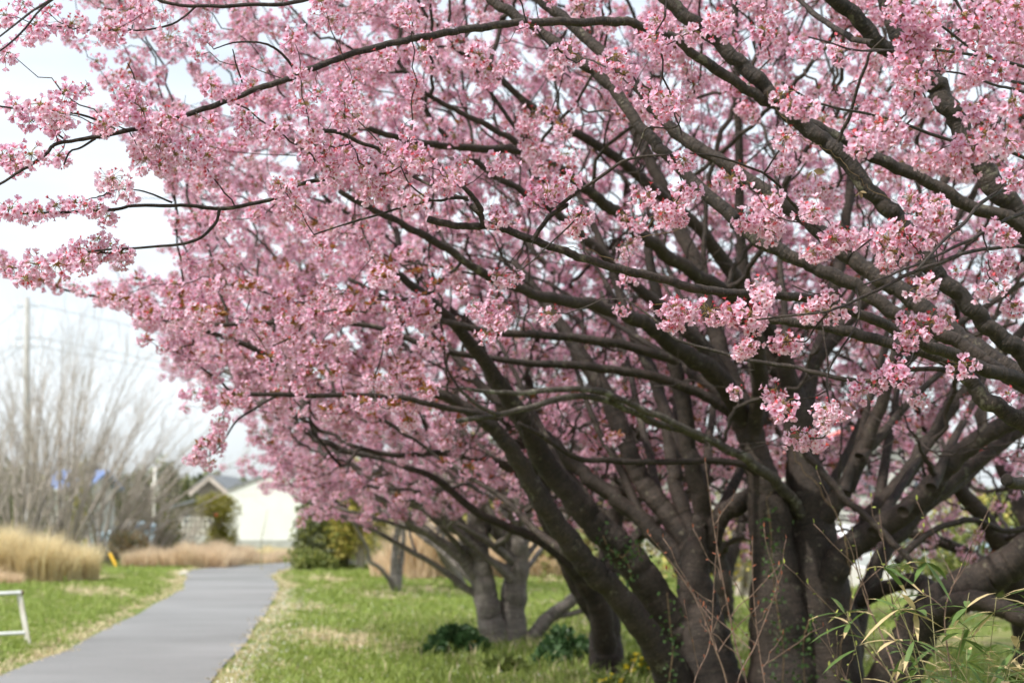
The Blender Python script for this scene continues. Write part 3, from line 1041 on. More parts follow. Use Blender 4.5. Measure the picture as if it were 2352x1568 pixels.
# trunk-like limb in the top right corner and its fork
z4 = [(2800, 1480), (2640, 1020), (2500, 740)] + tr('T2', [(2300, 1450), (2150, 1250), (2000, 1000), (1850, 720), (1740, 560), (1560, 330), (1470, 120), (1420, -60), (1380, -300)])
Z.limb(z4, (90, 60, 56, 50, 40), (7.6, 7.4, 7.3, 7.2), sides=16)
Z.limb(tr('T2', [(1590, 370), (1480, 350), (1370, 300), (1300, 210), (1200, 90), (1080, 0), (960, -110), (850, -300)]), (36, 38, 36, 26), (7.25, 7.0), sides=14)
Z.limb(tr('T2', [(1330, 290), (1200, 260), (1080, 190), (960, 110), (850, 10), (760, -80)]), (16, 14, 10), (7.0, 7.6))
# long limbs behind, sweeping to the upper left
z5 = [(2590, 1100), (2480, 960), (2380, 900)] + tr('R7', [(1700, 1220), (1600, 1150), (1480, 1060), (1350, 990), (1200, 930), (1080, 870), (950, 790), (830, 700), (700, 640), (560, 580), (400, 500), (240, 430), (100, 320), (0, 220)],
     'T1', [(2300, 1050), (2220, 960), (2100, 830), (2000, 680), (1900, 560), (1750, 440), (1600, 320), (1400, 180), (1250, 90), (1120, 0), (1000, -120), (850, -300)])
Z.limb(z5, (44, 34, 33, 32, 28, 26, 22), (7.5, 7.6, 7.7, 7.9, 8.0), sides=14)
z10 = [(2590, 1100), (2450, 930)] + tr('R7', [(1750, 1200), (1500, 1040), (1350, 920), (1200, 800), (1100, 720), (960, 640), (850, 560), (750, 490), (600, 360), (500, 270)],
     'T2', [(550, 1250), (300, 1080), (150, 990), (0, 890)], 'T1', [(2200, 720), (2150, 640), (2000, 480), (1800, 300), (1600, 120), (1450, 0), (1300, -150)])
Z.limb(z10, (56, 46, 44, 36, 30, 28, 24), (7.6, 8.0, 8.3, 8.6), sides=14, mat='bark')
z6 = [(2760, 1400), (2600, 1180), (2450, 1060)] + tr('R7', [(1875, 1560), (1750, 1480), (1600, 1380), (1500, 1240), (1380, 1150), (1150, 1085), (950, 1032), (800, 990), (640, 952), (450, 925), (280, 900), (120, 870), (0, 830)])
Z.limb(z6, (60, 54, 46, 40, 28, 24, 16), (7.6, 7.4, 7.3, 7.4), sides=14)
Z.limb([(2620, 1190), (2480, 1140), (2380, 1118), (2352, 1112), (2309, 1102)], (40, 30, 29), (7.5, 6.4), sides=14)
Z.limb(tr('R7', [(1450, 1230), (1300, 1215), (1150, 1220), (1000, 1265), (860, 1290), (700, 1270), (540, 1230), (400, 1195), (200, 1170), (60, 1140), (0, 1120)], 'R6', [(1500, 900), (1400, 860), (1300, 760), (1100, 620)]), (13, 12, 12, 10, 6, 4), (7.4, 7.8, 8.0), 'limb')
# thin near branches entering from the right
Z.limb([(2520, 600)] + tr('R7', [(1875, 450), (1640, 465), (1500, 490), (1350, 550), (1200, 600), (1100, 645), (1000, 700), (870, 760), (740, 820), (620, 860)]), (12, 10, 9, 6), (6.6, 5.6), 'branch')
Z.limb([(2520, 430)] + tr('R7', [(1875, 240), (1700, 310), (1550, 400), (1400, 470), (1250, 540), (1100, 600), (980, 650), (860, 690)]), (11, 8, 5), (6.5, 5.5), 'branch')
Z.limb([(2480, 360)] + tr('R7', [(1875, 40), (1750, 90), (1600, 180), (1500, 300), (1380, 400), (1200, 600)]), (11, 9, 6), (6.6, 5.5), 'branch')
Z.limb([(2560, 470)] + tr('T2', [(2352, 1060), (2180, 1020), (2000, 980), (1800, 930), (1560, 840), (1360, 780), (1100, 730), (920, 680), (820, 620), (720, 555)]), (10, 8, 5), (6.6, 5.3), 'branch')
Z.limb([(2520, 210)] + tr('T2', [(2352, 450), (2000, 370), (1750, 340), (1500, 340), (1220, 340), (1050, 290), (900, 250)]), (9, 7, 4), (6.4, 5.0), 'branch')
Z.limb([(2540, 190)] + tr('T2', [(2300, 560), (2150, 400), (2000, 330), (1850, 215), (1680, 100), (1500, 0), (1380, -80)]), (9, 7, 4), (6.5, 5.0), 'branch')
Z.limb([(2520, 130)] + tr('T2', [(2352, 230), (2200, 160), (2050, 50), (1960, -40)]), (8, 6, 4), (6.2, 5.0), 'branch')
Z.limb([(2540, 260)] + tr('T2', [(2352, 620), (2150, 570), (1950, 500), (1760, 480), (1660, 470)]), (8, 7, 4), (6.3, 5.1), 'branch')
Z.limb(tr('T2', [(2352, 800), (2250, 690), (2150, 900), (2050, 820), (1950, 780)]), (6, 4), (5.8, 5.4), 'branch')
Z.limb(tr('T2', [(1100, 960), (1130, 880), (1180, 780), (1240, 560), (1290, 440), (1320, 350), (1420, 250)]), (9, 8, 5), (6.95, 6.7), 'branch')
Z.limb(tr('T2', [(950, 1516), (880, 1450), (790, 1370), (700, 1250), (600, 1170), (480, 1120), (300, 1060), (90, 1030)]), (8, 6, 4), (6.5, 6.1), 'branch')
Z.limb(tr('T2', [(600, 1170), (660, 1080), (720, 980), (745, 900)]), (5, 3), (6.2, 6.0), 'branch')
Z.limb(tr('T2', [(1560, 840), (1640, 760), (1690, 680), (1660, 600)]), (5, 4), (5.6, 5.3), 'branch')
# hanging twigs right of the middle
Z.limb(tr('R7', [(820, 700), (845, 850), (800, 980), (720, 1100), (650, 1230), (640, 1340), (660, 1470), (655, 1570), (620, 1640), (570, 1650)]), (5, 5, 4), (6.3, 6.0), 'branch')
Z.limb(tr('R7', [(605, 860), (620, 1000), (640, 1130), (650, 1250)]), (5, 4), (6.1, 6.05), 'branch')
Z.limb(tr('R7', [(640, 1350), (560, 1390), (480, 1402), (400, 1402)]), (4, 3), (6.05, 6.0), 'branch')
Z.limb(tr('R7', [(1150, 1180), (1100, 1240), (1020, 1310), (930, 1335), (880, 1340)]), (4, 3), (6.5, 6.1), 'branch')
Z.limb(tr('R7', [(1240, 1060), (1210, 1000), (1170, 1150), (1130, 1210)]), (4, 3), (6.4, 6.1), 'branch')
Z.limb(tr('R7', [(640, 870), (560, 960), (510, 1040), (430, 1040), (310, 1055), (200, 1065)]), (5, 4, 3), (5.9, 6.0), 'branch')
Z.limb(tr('R7', [(620, 860), (420, 880), (250, 900), (160, 910), (60, 890), (0, 900)], 'R6', [(1650, 740), (1520, 705), (1430, 700)]), (7, 5, 4), (5.7, 6.1), 'branch')
Z.limb(tr('R7', [(640, 745), (540, 740), (420, 690)]), (4, 3), (5.9, 5.9), 'branch')
Z.limb(tr('R7', [(1000, 460), (930, 400), (800, 480), (700, 430), (560, 320), (420, 290)]), (5, 4, 3), (5.9, 5.8), 'branch')
# left-hand branches
Z.limb(tr('T1', [(0, 880), (-100, 900)], 'R8', [(2080, 1090), (1900, 1150), (1750, 1235), (1550, 1285), (1380, 1310), (1200, 1290), (1000, 1290), (830, 1290), (740, 1310), (420, 1330), (150, 1340), (0, 1355), (-200, 1370)]), (12, 10, 9, 8, 6, 4), (6.3, 6.0, 5.9), 'branch')
Z.limb(tr('D', [(900, 372), (870, 345)], 'T1', [(340, 990), (240, 960), (100, 890), (0, 880)]), (8, 11), (6.5, 6.3), 'branch')
Z.limb(tr('R8', [(1380, 1310), (1345, 1410), (1240, 1500), (1100, 1535), (850, 1555), (620, 1570), (440, 1600)]), (8, 6, 4), (6.0, 5.9), 'branch')
Z.limb(tr('R8', [(1080, 1270), (900, 1200), (740, 1185)]), (5, 3), (6.0, 5.9), 'branch')
Z.limb(tr('R8', [(720, 810), (600, 750), (450, 710), (150, 685), (0, 668), (-150, 650)]), (6, 5, 4), (6.1, 5.8), 'branch')
Z.limb(tr('R8', [(410, 880), (340, 820), (290, 740), (220, 750)]), (5, 3), (6.0, 5.9), 'branch')
Z.limb(tr('R8', [(600, 870), (500, 930), (440, 950), (400, 1035)]), (6, 4), (5.9, 5.9), 'branch')
Z.limb(tr('R8', [(900, 715), (870, 600), (840, 480), (800, 395)]), (6, 3), (6.1, 6.0), 'branch')
Z.limb(tr('D', [(1000, -160), (850, -60)], 'R8', [(1900, 5), (1600, 30), (1350, 40), (1150, 35), (1020, 10), (900, -60)]), (14, 11, 8), (7.0, 6.2, 6.0), 'limb')
Z.limb(tr('R8', [(1230, 40), (1150, 110), (1060, 160), (900, 190), (830, 190)]), (6, 4), (6.1, 6.0), 'branch')
Z.limb(tr('D', [(420, -140), (250, -70)], 'R8', [(330, 0), (230, 90), (120, 220), (0, 320), (-100, 390)]), (9, 6, 4), (6.2, 5.3), 'branch')
Z.limb(tr('D', [(420, -140), (220, -60)], 'R8', [(300, 10), (150, 110), (0, 230), (-120, 310)]), (9, 7, 4), (6.2, 5.3), 'branch')
Z.limb(tr('R8', [(1850, 440), (1780, 350), (1700, 290), (1600, 265), (1460, 270), (1340, 310)]), (7, 5, 3), (6.3, 6.1), 'branch')
Z.limb(tr('R8', [(1520, 520), (1480, 400), (1460, 310)]), (5, 3), (6.3, 6.2), 'branch')
# tie the arching left-hand branch roots to the long top limb
Z.limb(tr('D', [(1075, 460), (1000, 430), (930, 395), (900, 372)]), (7, 8), (6.05, 6.4), 'branch')
Z.limb(tr('D', [(1330, -260), (1150, -200), (1000, -160)]), (22, 15), (6.9, 7.0), 'limb')
Z.limb(tr('D', [(1000, -160), (700, -190), (420, -140)]), (14, 9), (7.0, 6.2), 'limb')

near = []
def cl(tile, d, pts):
    for x, y in tr(tile, pts):
        near.append(P(x, y, d + rng.normal() * 0.12))
cl('T1', 6.05, [(660, 330), (400, 390), (590, 560), (1030, 370), (1220, 430), (190, 560), (150, 680), (130, 790), (1670, 360), (1840, 430), (1950, 380), (2230, 140), (2180, 260), (2250, 350), (2290, 660), (2250, 780),
    (530, 1040), (600, 990), (420, 1010), (650, 1080), (200, 1050), (300, 1200), (400, 1260), (340, 1290), (590, 1330), (800, 1220), (850, 1180), (950, 1090), (1180, 1090), (1500, 1290), (1430, 1330), (1570, 1270), (1630, 1200),
    (1170, 1430), (1220, 1480), (1700, 1450), (2150, 1310), (2260, 1440), (20, 1080), (60, 1200), (450, 1130), (240, 1130), (120, 1010)])
cl('R6', 6.05, [(290, 130), (310, 480), (390, 490), (780, 170), (840, 100), (1380, 90), (1440, 110), (1420, 680), (1400, 750), (1690, 720), (1760, 690), (1860, 720), (1950, 580), (2020, 120), (1870, 130), (2000, 200), (1880, 890), (1830, 950),
    (2110, 880), (2050, 1250), (2080, 1300)])
cl('R6', 8.5, [(1080, 690), (300, 640), (1100, 110), (1180, 150), (70, 560), (250, 830), (310, 780), (150, 700), (1800, 1200)])
cl('R7', 5.9, [(270, 300), (220, 170), (310, 240), (120, 290), (560, 220), (680, 400), (620, 440), (780, 400), (560, 480), (850, 380), (730, 350), (1010, 400), (1050, 480), (1180, 400), (1280, 380), (1400, 340), (1320, 170),
    (1000, 560), (1230, 690), (1770, 380), (1690, 690), (1620, 720), (1780, 560), (1810, 820), (1400, 890), (1290, 920), (1190, 920), (1150, 990), (140, 1070), (410, 1050), (230, 700), (240, 760), (510, 860), (560, 800),
    (660, 850), (640, 760), (360, 1440), (620, 1460), (690, 1470), (855, 1350), (1120, 1250), (1500, 1190), (30, 850), (150, 870), (220, 850), (1230, 240), (1350, 250), (1090, 340), (1180, 460), (1700, 330), (1700, 560)])
cl('R7', 7.3, [(1220, 1400), (1770, 1370), (1160, 160), (500, 100), (1450, 600)])
cl('R7', 6.0, [(520, 1640), (570, 1660), (480, 1650)])
cl('T2', 5.15, [(880, 320), (1110, 360), (1080, 300), (1600, 430), (1560, 350), (1640, 520), (1450, 60), (1550, 110), (1650, 180), (1730, 220), (1590, 600), (1650, 700), (1290, 890), (1460, 870), (1390, 830), (1700, 1050), (1880, 1050),
    (1940, 1150), (2070, 1000), (2240, 950), (2270, 680), (2000, 720), (2050, 260), (2030, 190), (2110, 80), (2280, 300), (2040, 480), (2250, 130), (1800, 400), (2300, 50), (720, 640), (790, 700), (870, 710), (2180, 20), (1500, 20),
    (1620, 260), (1550, 480), (1700, 100), (1960, 100), (2150, 200), (2330, 200), (2200, 480), (1520, 900), (1260, 960)])
cl('T2', 6.0, [(750, 930), (720, 1120), (60, 1080), (120, 1290), (380, 1200), (620, 1430), (650, 1330), (930, 1420), (1760, 1380), (1600, 1330), (2260, 1200), (660, 1460), (260, 120), (300, 180)])
cl('R8', 5.9, [(740, 190), (900, 100), (440, 150), (150, 30), (30, 100), (180, 230), (40, 330), (1330, 540), (1450, 590), (1580, 540), (1540, 720), (1320, 770), (1060, 740), (920, 780), (760, 580), (1180, 880), (980, 920), (860, 940),
    (1010, 1040), (1180, 1000), (1300, 980), (1560, 810), (1930, 870), (1730, 800), (1740, 1150), (1800, 1180), (2060, 1040), (100, 670), (180, 760), (310, 680), (410, 730), (620, 810), (70, 980), (200, 970), (370, 980), (250, 1320),
    (350, 1290), (470, 1270), (600, 1300), (670, 1350), (700, 1120), (740, 1170), (60, 1310), (620, 1500), (690, 1540), (480, 1550), (2000, 580), (2150, 570), (2150, 950), (1280, 230), (1850, 230), (160, 1330), (540, 1290), (20, 980),
    (250, 660), (360, 720), (660, 780), (1100, 970), (920, 1000), (1250, 860), (1000, 760), (820, 540), (850, 620), (700, 130), (820, 60), (960, 60), (560, 1580), (760, 1590)])
cl('D', 5.9, [(150, 590), (190, 600), (235, 580), (280, 590), (130, 605), (25, 615), (60, 640), (1550, 705), (1540, 735)])
near = np.array(near)
# looser blossom on the same tree, mostly above and beyond the frame's edge
zx = shell((1.0, 6.8, 4.6), (4.4, 2.2, 2.0), 330, 0.35, 3.0)
px, py = project(zx)
zx = zx[((py < 40) | ((py < 300) & (px < 900))) & (zx[:, 1] > 4.6)]
z_att = np.vstack([near, zx]).copy()
zpos = Z.crown(z_att, 0.25, leaf_r=0.0019, max_r=0.016, n_branch=60, sub=4, bloom_extra=0.10, branch_min=0.004)
zpos = np.vstack([near, zpos[~np.isin(np.arange(len(zpos)), np.arange(0))]])
# keep the traced clusters once each
_d = np.full(len(zpos), 9.0)
for i in range(len(near), len(zpos)):
    _d[i] = np.linalg.norm(near - zpos[i], axis=1).min()
zpos = np.vstack([near, zpos[len(near):][_d[len(near):] > 0.05]])
Z.blossoms(zpos, (0.80, 1.08), 300, forced=len(near))

# ---------------- second tree: the multi-stemmed trunk in view
A = Tree('cherry_tree', (1.95, 13.6), 'cherry tree with a fan of thick dark stems rising from one base in plain view', ROW)
A.limb([(1660, 1700), (1628, 1585), (1605, 1430), (1594, 1300), (1604, 1225), (1606, 1190)], (250, 190, 140, 100, 70, 26), (13.6, 13.7), 'trunk', rough=0.04)
A.limb([(1800, 1710), (1800, 1580), (1787, 1400), (1770, 1220), (1750, 1090), (1712, 970), (1680, 880)], (225, 145, 122, 94, 68, 50), (13.5, 13.5), 'trunk', rough=0.04)
A.limb([(1900, 1710), (1898, 1580), (1882, 1360), (1862, 1190), (1846, 1060), (1826, 930), (1795, 840)], (245, 175, 142, 102, 72, 52), (13.6, 13.7), 'trunk', rough=0.04)
A.limb([(1960, 1740), (2020, 1620), (2085, 1490), (2139, 1405), (2214, 1353), (2271, 1323), (2352, 1270), (2500, 1160), (2650, 1030)], (150, 110, 96, 80, 66, 50), (13.5, 13.0, 12.5), 'trunk', rough=0.04)
A.limb([(1560, 1610), (1540, 1542), (1483, 1448), (1415, 1361), (1358, 1308), (1321, 1259), (1270, 1190), (1220, 1110), (1180, 1040), (1130, 980), (1060, 930), (960, 880)], (90, 62, 54, 46, 34, 22), (13.5, 12.8, 12.2))
A.limb([(1610, 1500), (1532, 1410), (1472, 1316), (1415, 1248), (1358, 1195), (1321, 1146), (1250, 1060), (1210, 980), (1160, 900), (1090, 800), (1000, 700), (900, 620)], (90, 76, 60, 44, 28, 16), (13.7, 13.2, 12.0))
A.limb([(1600, 1340), (1555, 1278), (1483, 1202), (1426, 1153), (1370, 1112), (1321, 1070), (1260, 1010), (1200, 960), (1100, 880), (1000, 760)], (50, 38, 32, 24, 14), (13.9, 14.3), mat='bark')
A.limb([(1600, 1290), (1562, 1218), (1521, 1165), (1483, 1116), (1460, 1074), (1430, 1000), (1400, 920), (1350, 840), (1270, 720), (1180, 600)], (56, 46, 42, 32, 18), (13.9, 14.6))
A.limb([(1605, 1260), (1581, 1202), (1555, 1127), (1547, 1070), (1530, 960), (1500, 860), (1450, 760), (1400, 600), (1330, 450)], (44, 32, 28, 20, 14), (13.9, 14.8))
A.limb([(1605, 1250), (1615, 1202), (1608, 1146), (1592, 1070), (1581, 1014), (1565, 900), (1530, 780), (1500, 640), (1480, 500)], (46, 40, 34, 26, 16), (13.8, 13.6))
A.limb([(1605, 1310), (1625, 1259), (1653, 1187), (1698, 1157), (1750, 1120)], (56, 50, 46, 42), (13.8, 13.7))
A.limb([(1850, 1190), (1815, 1142), (1774, 1097), (1717, 1055), (1660, 1025), (1604, 1002), (1557, 983), (1510, 972), (1455, 946), (1400, 921), (1345, 910), (1290, 914), (1217, 935), (1143, 952), (1048, 967)], (30, 24, 19, 16, 14, 11), (13.6, 12.2, 11.2), mat='bark_lichen')
A.limb([(1656, 1022), (1583, 987), (1491, 946), (1436, 921), (1381, 899), (1327, 893), (1272, 895), (1198, 902), (1125, 899), (1055, 891)], (16, 16, 15, 12, 8), (12.5, 11.2), mat='bark_lichen')
A.limb([(1055, 893), (1090, 925), (1140, 952)], (8, 11), (11.2, 11.3), mat='bark_lichen')
A.limb([(1745, 1085), (1679, 1060), (1585, 1059), (1491, 1061), (1396, 1057), (1321, 1050), (1260, 1010), (1190, 970)], (18, 15, 14, 12, 10), (13.4, 12.4))
A.limb([(1712, 960), (1656, 873), (1620, 840), (1583, 818), (1528, 778), (1495, 752), (1455, 730), (1400, 712), (1349, 697), (1268, 686), (1200, 665), (1116, 631), (1061, 595), (1006, 558), (951, 529), (896, 500), (841, 474), (780, 440)], (50, 42, 32, 26, 20, 17, 12), (13.4, 12.0, 10.5, 9.8))
A.limb([(1730, 1000), (1745, 880), (1735, 780), (1700, 705), (1656, 664), (1601, 631), (1546, 595), (1491, 555), (1422, 492), (1374, 459), (1310, 405), (1225, 358), (1190, 345), (1122, 342), (1054, 338), (986, 331), (917, 318), (859, 300), (815, 290)], (40, 36, 32, 27, 22, 17, 13), (13.4, 12.0, 10.5, 9.5), mat='bark')
A.limb([(1225, 358), (1190, 330), (1140, 300), (1088, 273), (1020, 239), (940, 190)], (15, 13, 9), (10.2, 9.8))
A.limb([(1230, 360), (1174, 280), (1140, 232), (1105, 178), (1060, 100)], (10, 9, 6), (10.2, 10.0))
A.limb([(1820, 920), (1790, 800), (1690, 640), (1600, 520), (1498, 431), (1447, 386), (1396, 348), (1345, 318), (1293, 290), (1252, 267), (1180, 210), (1100, 130)], (46, 36, 30, 24, 19, 14), (13.7, 12.8, 11.5))
A.limb([(1800, 880), (1760, 800), (1715, 650), (1700, 500), (1697, 300), (1692, 150), (1688, 40), (1690, -80)], (38, 26, 20, 17, 15), (13.7, 13.0))
A.limb([(1690, 900), (1640, 760), (1610, 640), (1560, 520), (1500, 380), (1430, 250), (1370, 100), (1300, -40)], (44, 34, 26, 20), (13.5, 13.8))
A.limb([(1680, 890), (1600, 780), (1500, 690), (1380, 580), (1290, 500), (1200, 440), (1132, 400), (1040, 330)], (40, 30, 24, 18, 12), (13.5, 12.4))
A.limb([(1560, 830), (1460, 800), (1360, 780), (1250, 770), (1120, 760), (960, 720), (800, 640)], (24, 20, 16, 10), (12.9, 12.0))
A.limb([(1700, 960), (1600, 900), (1480, 860), (1330, 840), (1180, 830), (1000, 800), (860, 750), (700, 740), (520, 745), (400, 737)], (26, 22, 16, 13, 11, 8), (13.4, 12.6, 12.0))
A.limb([(1150, 960), (1000, 930), (900, 910), (750, 908), (640, 906), (535, 904)], (16, 13, 12, 10), (12.3, 11.5))
A.limb([(1893, 1380), (1931, 1278), (2006, 1221), (2082, 1172), (2139, 1119), (2176, 1070), (2260, 1000), (2400, 930), (2560, 820)], (74, 54, 46, 40, 28), (13.5, 12.8))
A.limb([(1950, 1560), (1975, 1400), (2025, 1278), (2074, 1217), (2120, 1165), (2190, 1100), (2300, 1020), (2450, 900)], (52, 38, 32, 24), (14.1, 14.9))
A.limb([(1866, 1230), (1893, 1187), (1938, 1127), (1976, 1051), (2006, 976), (2040, 880), (2070, 760), (2110, 620)], (48, 36, 28, 18), (13.6, 13.2))
A.limb([(1900, 1330), (1969, 1232), (2014, 1165), (2067, 1108), (2120, 1032), (2157, 976), (2230, 880), (2330, 780), (2440, 650)], (46, 35, 30, 20), (13.9, 14.4))
A.limb([(1846, 1040), (1867, 1059), (1908, 1104), (1942, 1146), (1991, 1187), (2037, 1232), (2082, 1278), (2112, 1316)], (18, 17, 16, 14), (13.2, 12.6))
A.limb([(2130, 1400), (2127, 1345), (2082, 1335), (2025, 1353), (1980, 1380)], (44, 36, 32), (13.3, 13.9))
A.limb([(2120, 1420), (2195, 1384), (2252, 1380), (2308, 1399), (2352, 1418), (2480, 1440)], (50, 44, 36), (12.9, 12.4))
A.limb([(2060, 1290), (2090, 1259), (2139, 1221), (2195, 1199), (2252, 1195), (2308, 1218), (2400, 1200)], (18, 14, 12), (13.0, 13.4))
A.limb([(1830, 980), (1860, 860), (1900, 740), (1930, 600), (1950, 450), (1960, 300)], (38, 28, 20), (13.8, 14.4))
A.limb([(1826, 930), (1880, 820), (1980, 700), (2080, 560), (2180, 400)], (34, 28, 20), (13.8, 14.2))
A.limb([(2040, 880), (2120, 800), (2220, 730), (2352, 650)], (22, 18, 14), (13.3, 13.8))

for (x0, y0, d0), ang, ln in [((1750, 1090, 13.5), 108, 520), ((1712, 970, 13.5), 122, 560), ((1700, 940, 13.5), 140, 520), ((1846, 1060, 13.7), 84, 620), ((1826, 930, 13.7), 97, 560), ((1826, 940, 13.7), 66, 520), ((1483, 1202, 14.0), 118, 460),
        ((1521, 1165, 14.1), 104, 560), ((1555, 1127, 14.1), 92, 560), ((1608, 1146, 13.8), 79, 520), ((1590, 1075, 13.8), 112, 600), ((2006, 1221, 13.2), 58, 460), ((2074, 1175, 13.1), 40, 420), ((1938, 1127, 13.4), 72, 560), ((1976, 1051, 13.4), 50, 520), ((2120, 1165, 14.5), 34, 380),
        ((1415, 1248, 13.5), 128, 480), ((1321, 1146, 13.4), 112, 420), ((1358, 1308, 13.2), 140, 420), ((1860, 1180, 13.7), 60, 520), ((1765, 1180, 13.6), 96, 620), ((2139, 1119, 12.9), 62, 480), ((2014, 1165, 14.0), 78, 620), ((1650, 1190, 13.8), 70, 540)]:
    a_ = math.radians(ang)
    bend = rng.normal() * 0.10
    q_ = [(x0, y0)]
    for f_ in (0.33, 0.66, 1.0):
        q_.append((x0 + math.cos(a_ + bend * f_) * ln * f_, y0 - math.sin(a_ + bend * f_) * ln * f_ + 10 * rng.normal()))
    A.limb(q_, (24 + 6 * rng.random(), 18, 13, 7), (d0, d0 + 0.4 + 1.6 * rng.random()))
A.limb([(640, 830), (560, 790), (470, 760), (373, 730), (287, 695), (160, 668), (59, 637), (-60, 600)], (16, 11, 8, 5, 3), (12.2, 11.3))
A.limb([(640, 905), (590, 935), (542, 968), (498, 1033), (440, 1065)], (8, 5, 3), (11.7, 11.4))
A.limb([(535, 904), (505, 875), (470, 850), (420, 815)], (7, 5, 3), (11.5, 11.3))
spray = [P(x_, y_, 11.35 + rng.normal() * 0.1) for x_, y_ in [(20, 603), (5, 590), (60, 634), (80, 640), (110, 640), (135, 662), (170, 655), (190, 668), (230, 652), (250, 672), (262, 690), (300, 700), (320, 690), (350, 720), (240, 700), (463, 1013), (480, 1010), (450, 1058),
         (478, 1066), (500, 1040), (520, 1000), (440, 830), (480, 845), (415, 812), (500, 870), (390, 800), (370, 735), (340, 745), (400, 745), (430, 740), (330, 780)]]
def a_reject(p, keep_front=0.05):
    """thin the side of the crown that faces the camera in front of the stems"""
    x, y = project(p)
    front = (p[:, 1] < 12.6) & (y > 430) & (x > 1000)
    low = (y > 930) & (x > 1050) & (p[:, 1] < 14.6)
    right = (x > 1200) & (y > 120) & (p[:, 1] < 14.2) & (rng.random(len(p)) < np.clip(0.25 + (y - 120) / 900, 0, 0.8))
    left_low = (x < 1000) & (y > 1000)
    r = rng.random(len(p))
    sparse = (x < 800) & (y < 640) & (rng.random(len(p)) < 0.34)
    kill = sparse | (front & (r > keep_front)) | (low & (r > 0.10)) | right | left_low
    return p[~kill]
aa = shell((1.1, 13.0, 4.1), (5.4, 4.6, 4.0), 6400, 0.42, 2.0)
aa = a_reject(aa)
aa = np.vstack([aa[(aa[:, 1] > 8.4) & (rng.random(len(aa)) < 0.80)], np.array(spray)])
ab = shell((1.6, 13.4, 3.9), (5.0, 3.6, 3.2), 4600, 0.2, 2.0)
bx_, by_ = project(ab)
ab = ab[(bx_ > 950) & (by_ < 1120) & (ab[:, 1] > 11.0)]
apos = A.crown(aa, 0.30, bare=ab, leaf_r=0.0026, max_r=0.034, n_branch=150, sub=3, bloom_extra=0.30, power=2.25)
A.blossoms(apos, (0.95, 1.38), 300)
sel = apos[rng.random(len(apos)) < 0.05]
px, py = project(apos)
sel2 = apos[(py > 600) & (rng.random(len(apos)) < 0.45)]
A.young_leaves(np.vstack([sel, sel2]), 8, 0.055)

# ---------------- third tree
B = Tree('cherry_tree', (1.03, 18.2), 'cherry tree with a single dark trunk half hidden by the fan of stems', ROW)
B.limb([(1398, 1560), (1392, 1480), (1393, 1400), (1398, 1320)], (90, 74, 64, 50), (18.2, 18.2), 'trunk', rough=0.04)
B.limb([(1392, 1500), (1377, 1399), (1343, 1330), (1292, 1255), (1247, 1159), (1213, 1091), (1190, 1020), (1150, 920), (1110, 820), (1087, 760), (1043, 723), (1002, 686), (973, 657), (951, 617), (915, 566)], (58, 50, 46, 42, 30, 24, 20), (18.1, 17.0, 16.0))
B.limb([(958, 640), (951, 600), (977, 573)], (14, 12), (16.0, 15.9))
B.limb([(1398, 1330), (1400, 1250), (1430, 1100), (1450, 980), (1440, 850), (1400, 700)], (46, 40, 28, 18), (18.2, 18.4))
B.limb([(1375, 1420), (1320, 1330), (1275, 1230), (1250, 1140), (1240, 1050), (1235, 960), (1210, 860)], (46, 38, 30, 20), (18.0, 17.2))
B.limb([(1240, 1140), (1180, 1080), (1100, 1050), (1000, 1040), (900, 1045), (800, 1020)], (24, 16, 10), (17.2, 16.5))
B.limb([(1330, 1310), (1220, 1230), (1120, 1190), (1000, 1100), (900, 1060)], (26, 20, 12), (17.6, 17.0))
B.limb([(1398, 1330), (1460, 1240), (1560, 1150), (1700, 1050)], (36, 28, 18), (18.4, 19.4))
bb = shell((-0.2, 18.4, 3.9), (4.9, 3.9, 3.4), 2800, 0.45, 1.75)
x, y = project(bb)
kill = (x > 1050) & (y > 480) & (rng.random(len(bb)) < 0.72)
bbare = bb[kill][:1500]
bb = bb[~kill]
bbare = np.vstack([bbare, np.array([P(rng.uniform(1150, 1600), rng.uniform(950, 1200), rng.uniform(17.5, 20.5)) for _ in range(420)]), np.array([P(rng.uniform(1150, 1900), rng.uniform(550, 1100), rng.uniform(16.5, 21)) for _ in range(700)])])
bb = np.vstack([bb, np.array([P(rng.uniform(1150, 1600), rng.uniform(950, 1215), rng.uniform(17.5, 20.5)) for _ in range(130)])])
bpos = B.crown(bb, 0.30, leaf_r=0.0042, max_r=0.05, n_branch=80, sub=3, bloom_extra=0.22, bare=bbare, power=2.25)
B.blossoms(bpos, (1.0, 1.35), 60)
x, y = project(bpos)
B.young_leaves(bpos[(rng.random(len(bpos)) < 0.22)], 7, 0.06)

# ---------------- fourth tree, pale bark
C = Tree('cherry_tree', (-0.05, 22.7), 'cherry tree with pale grey twin stems and a low branch at its foot', ROW)
C.limb([(1138, 1482), (1122, 1399), (1107, 1330), (1100, 1282), (1097, 1211), (1090, 1120), (1060, 1010), (1000, 900)], (66, 54, 50, 42, 30, 18), (22.6, 22.6, 22.0), 'trunk', mat='bark_pale', rough=0.04)
C.limb([(1172, 1484), (1178, 1381), (1189, 1296), (1186, 1228), (1190, 1130), (1200, 1020), (1190, 900)], (74, 56, 50, 40, 26), (22.7, 22.8), 'trunk', mat='bark_pale', rough=0.04)
C.limb([(1195, 1482), (1217, 1470), (1258, 1419), (1309, 1381), (1360, 1345), (1420, 1300)], (40, 30, 26, 18), (22.7, 22.9), mat='bark_pale')
C.limb([(1258, 1423), (1290, 1412), (1326, 1405), (1380, 1390)], (15, 12), (22.8, 22.8), mat='bark_pale')
C.limb([(1104, 1300), (1066, 1235), (1029, 1204), (984, 1170), (933, 1153), (882, 1118), (847, 1091), (780, 1050), (700, 1000)], (26, 18, 14, 10), (22.6, 21.5), mat='bark_pale')
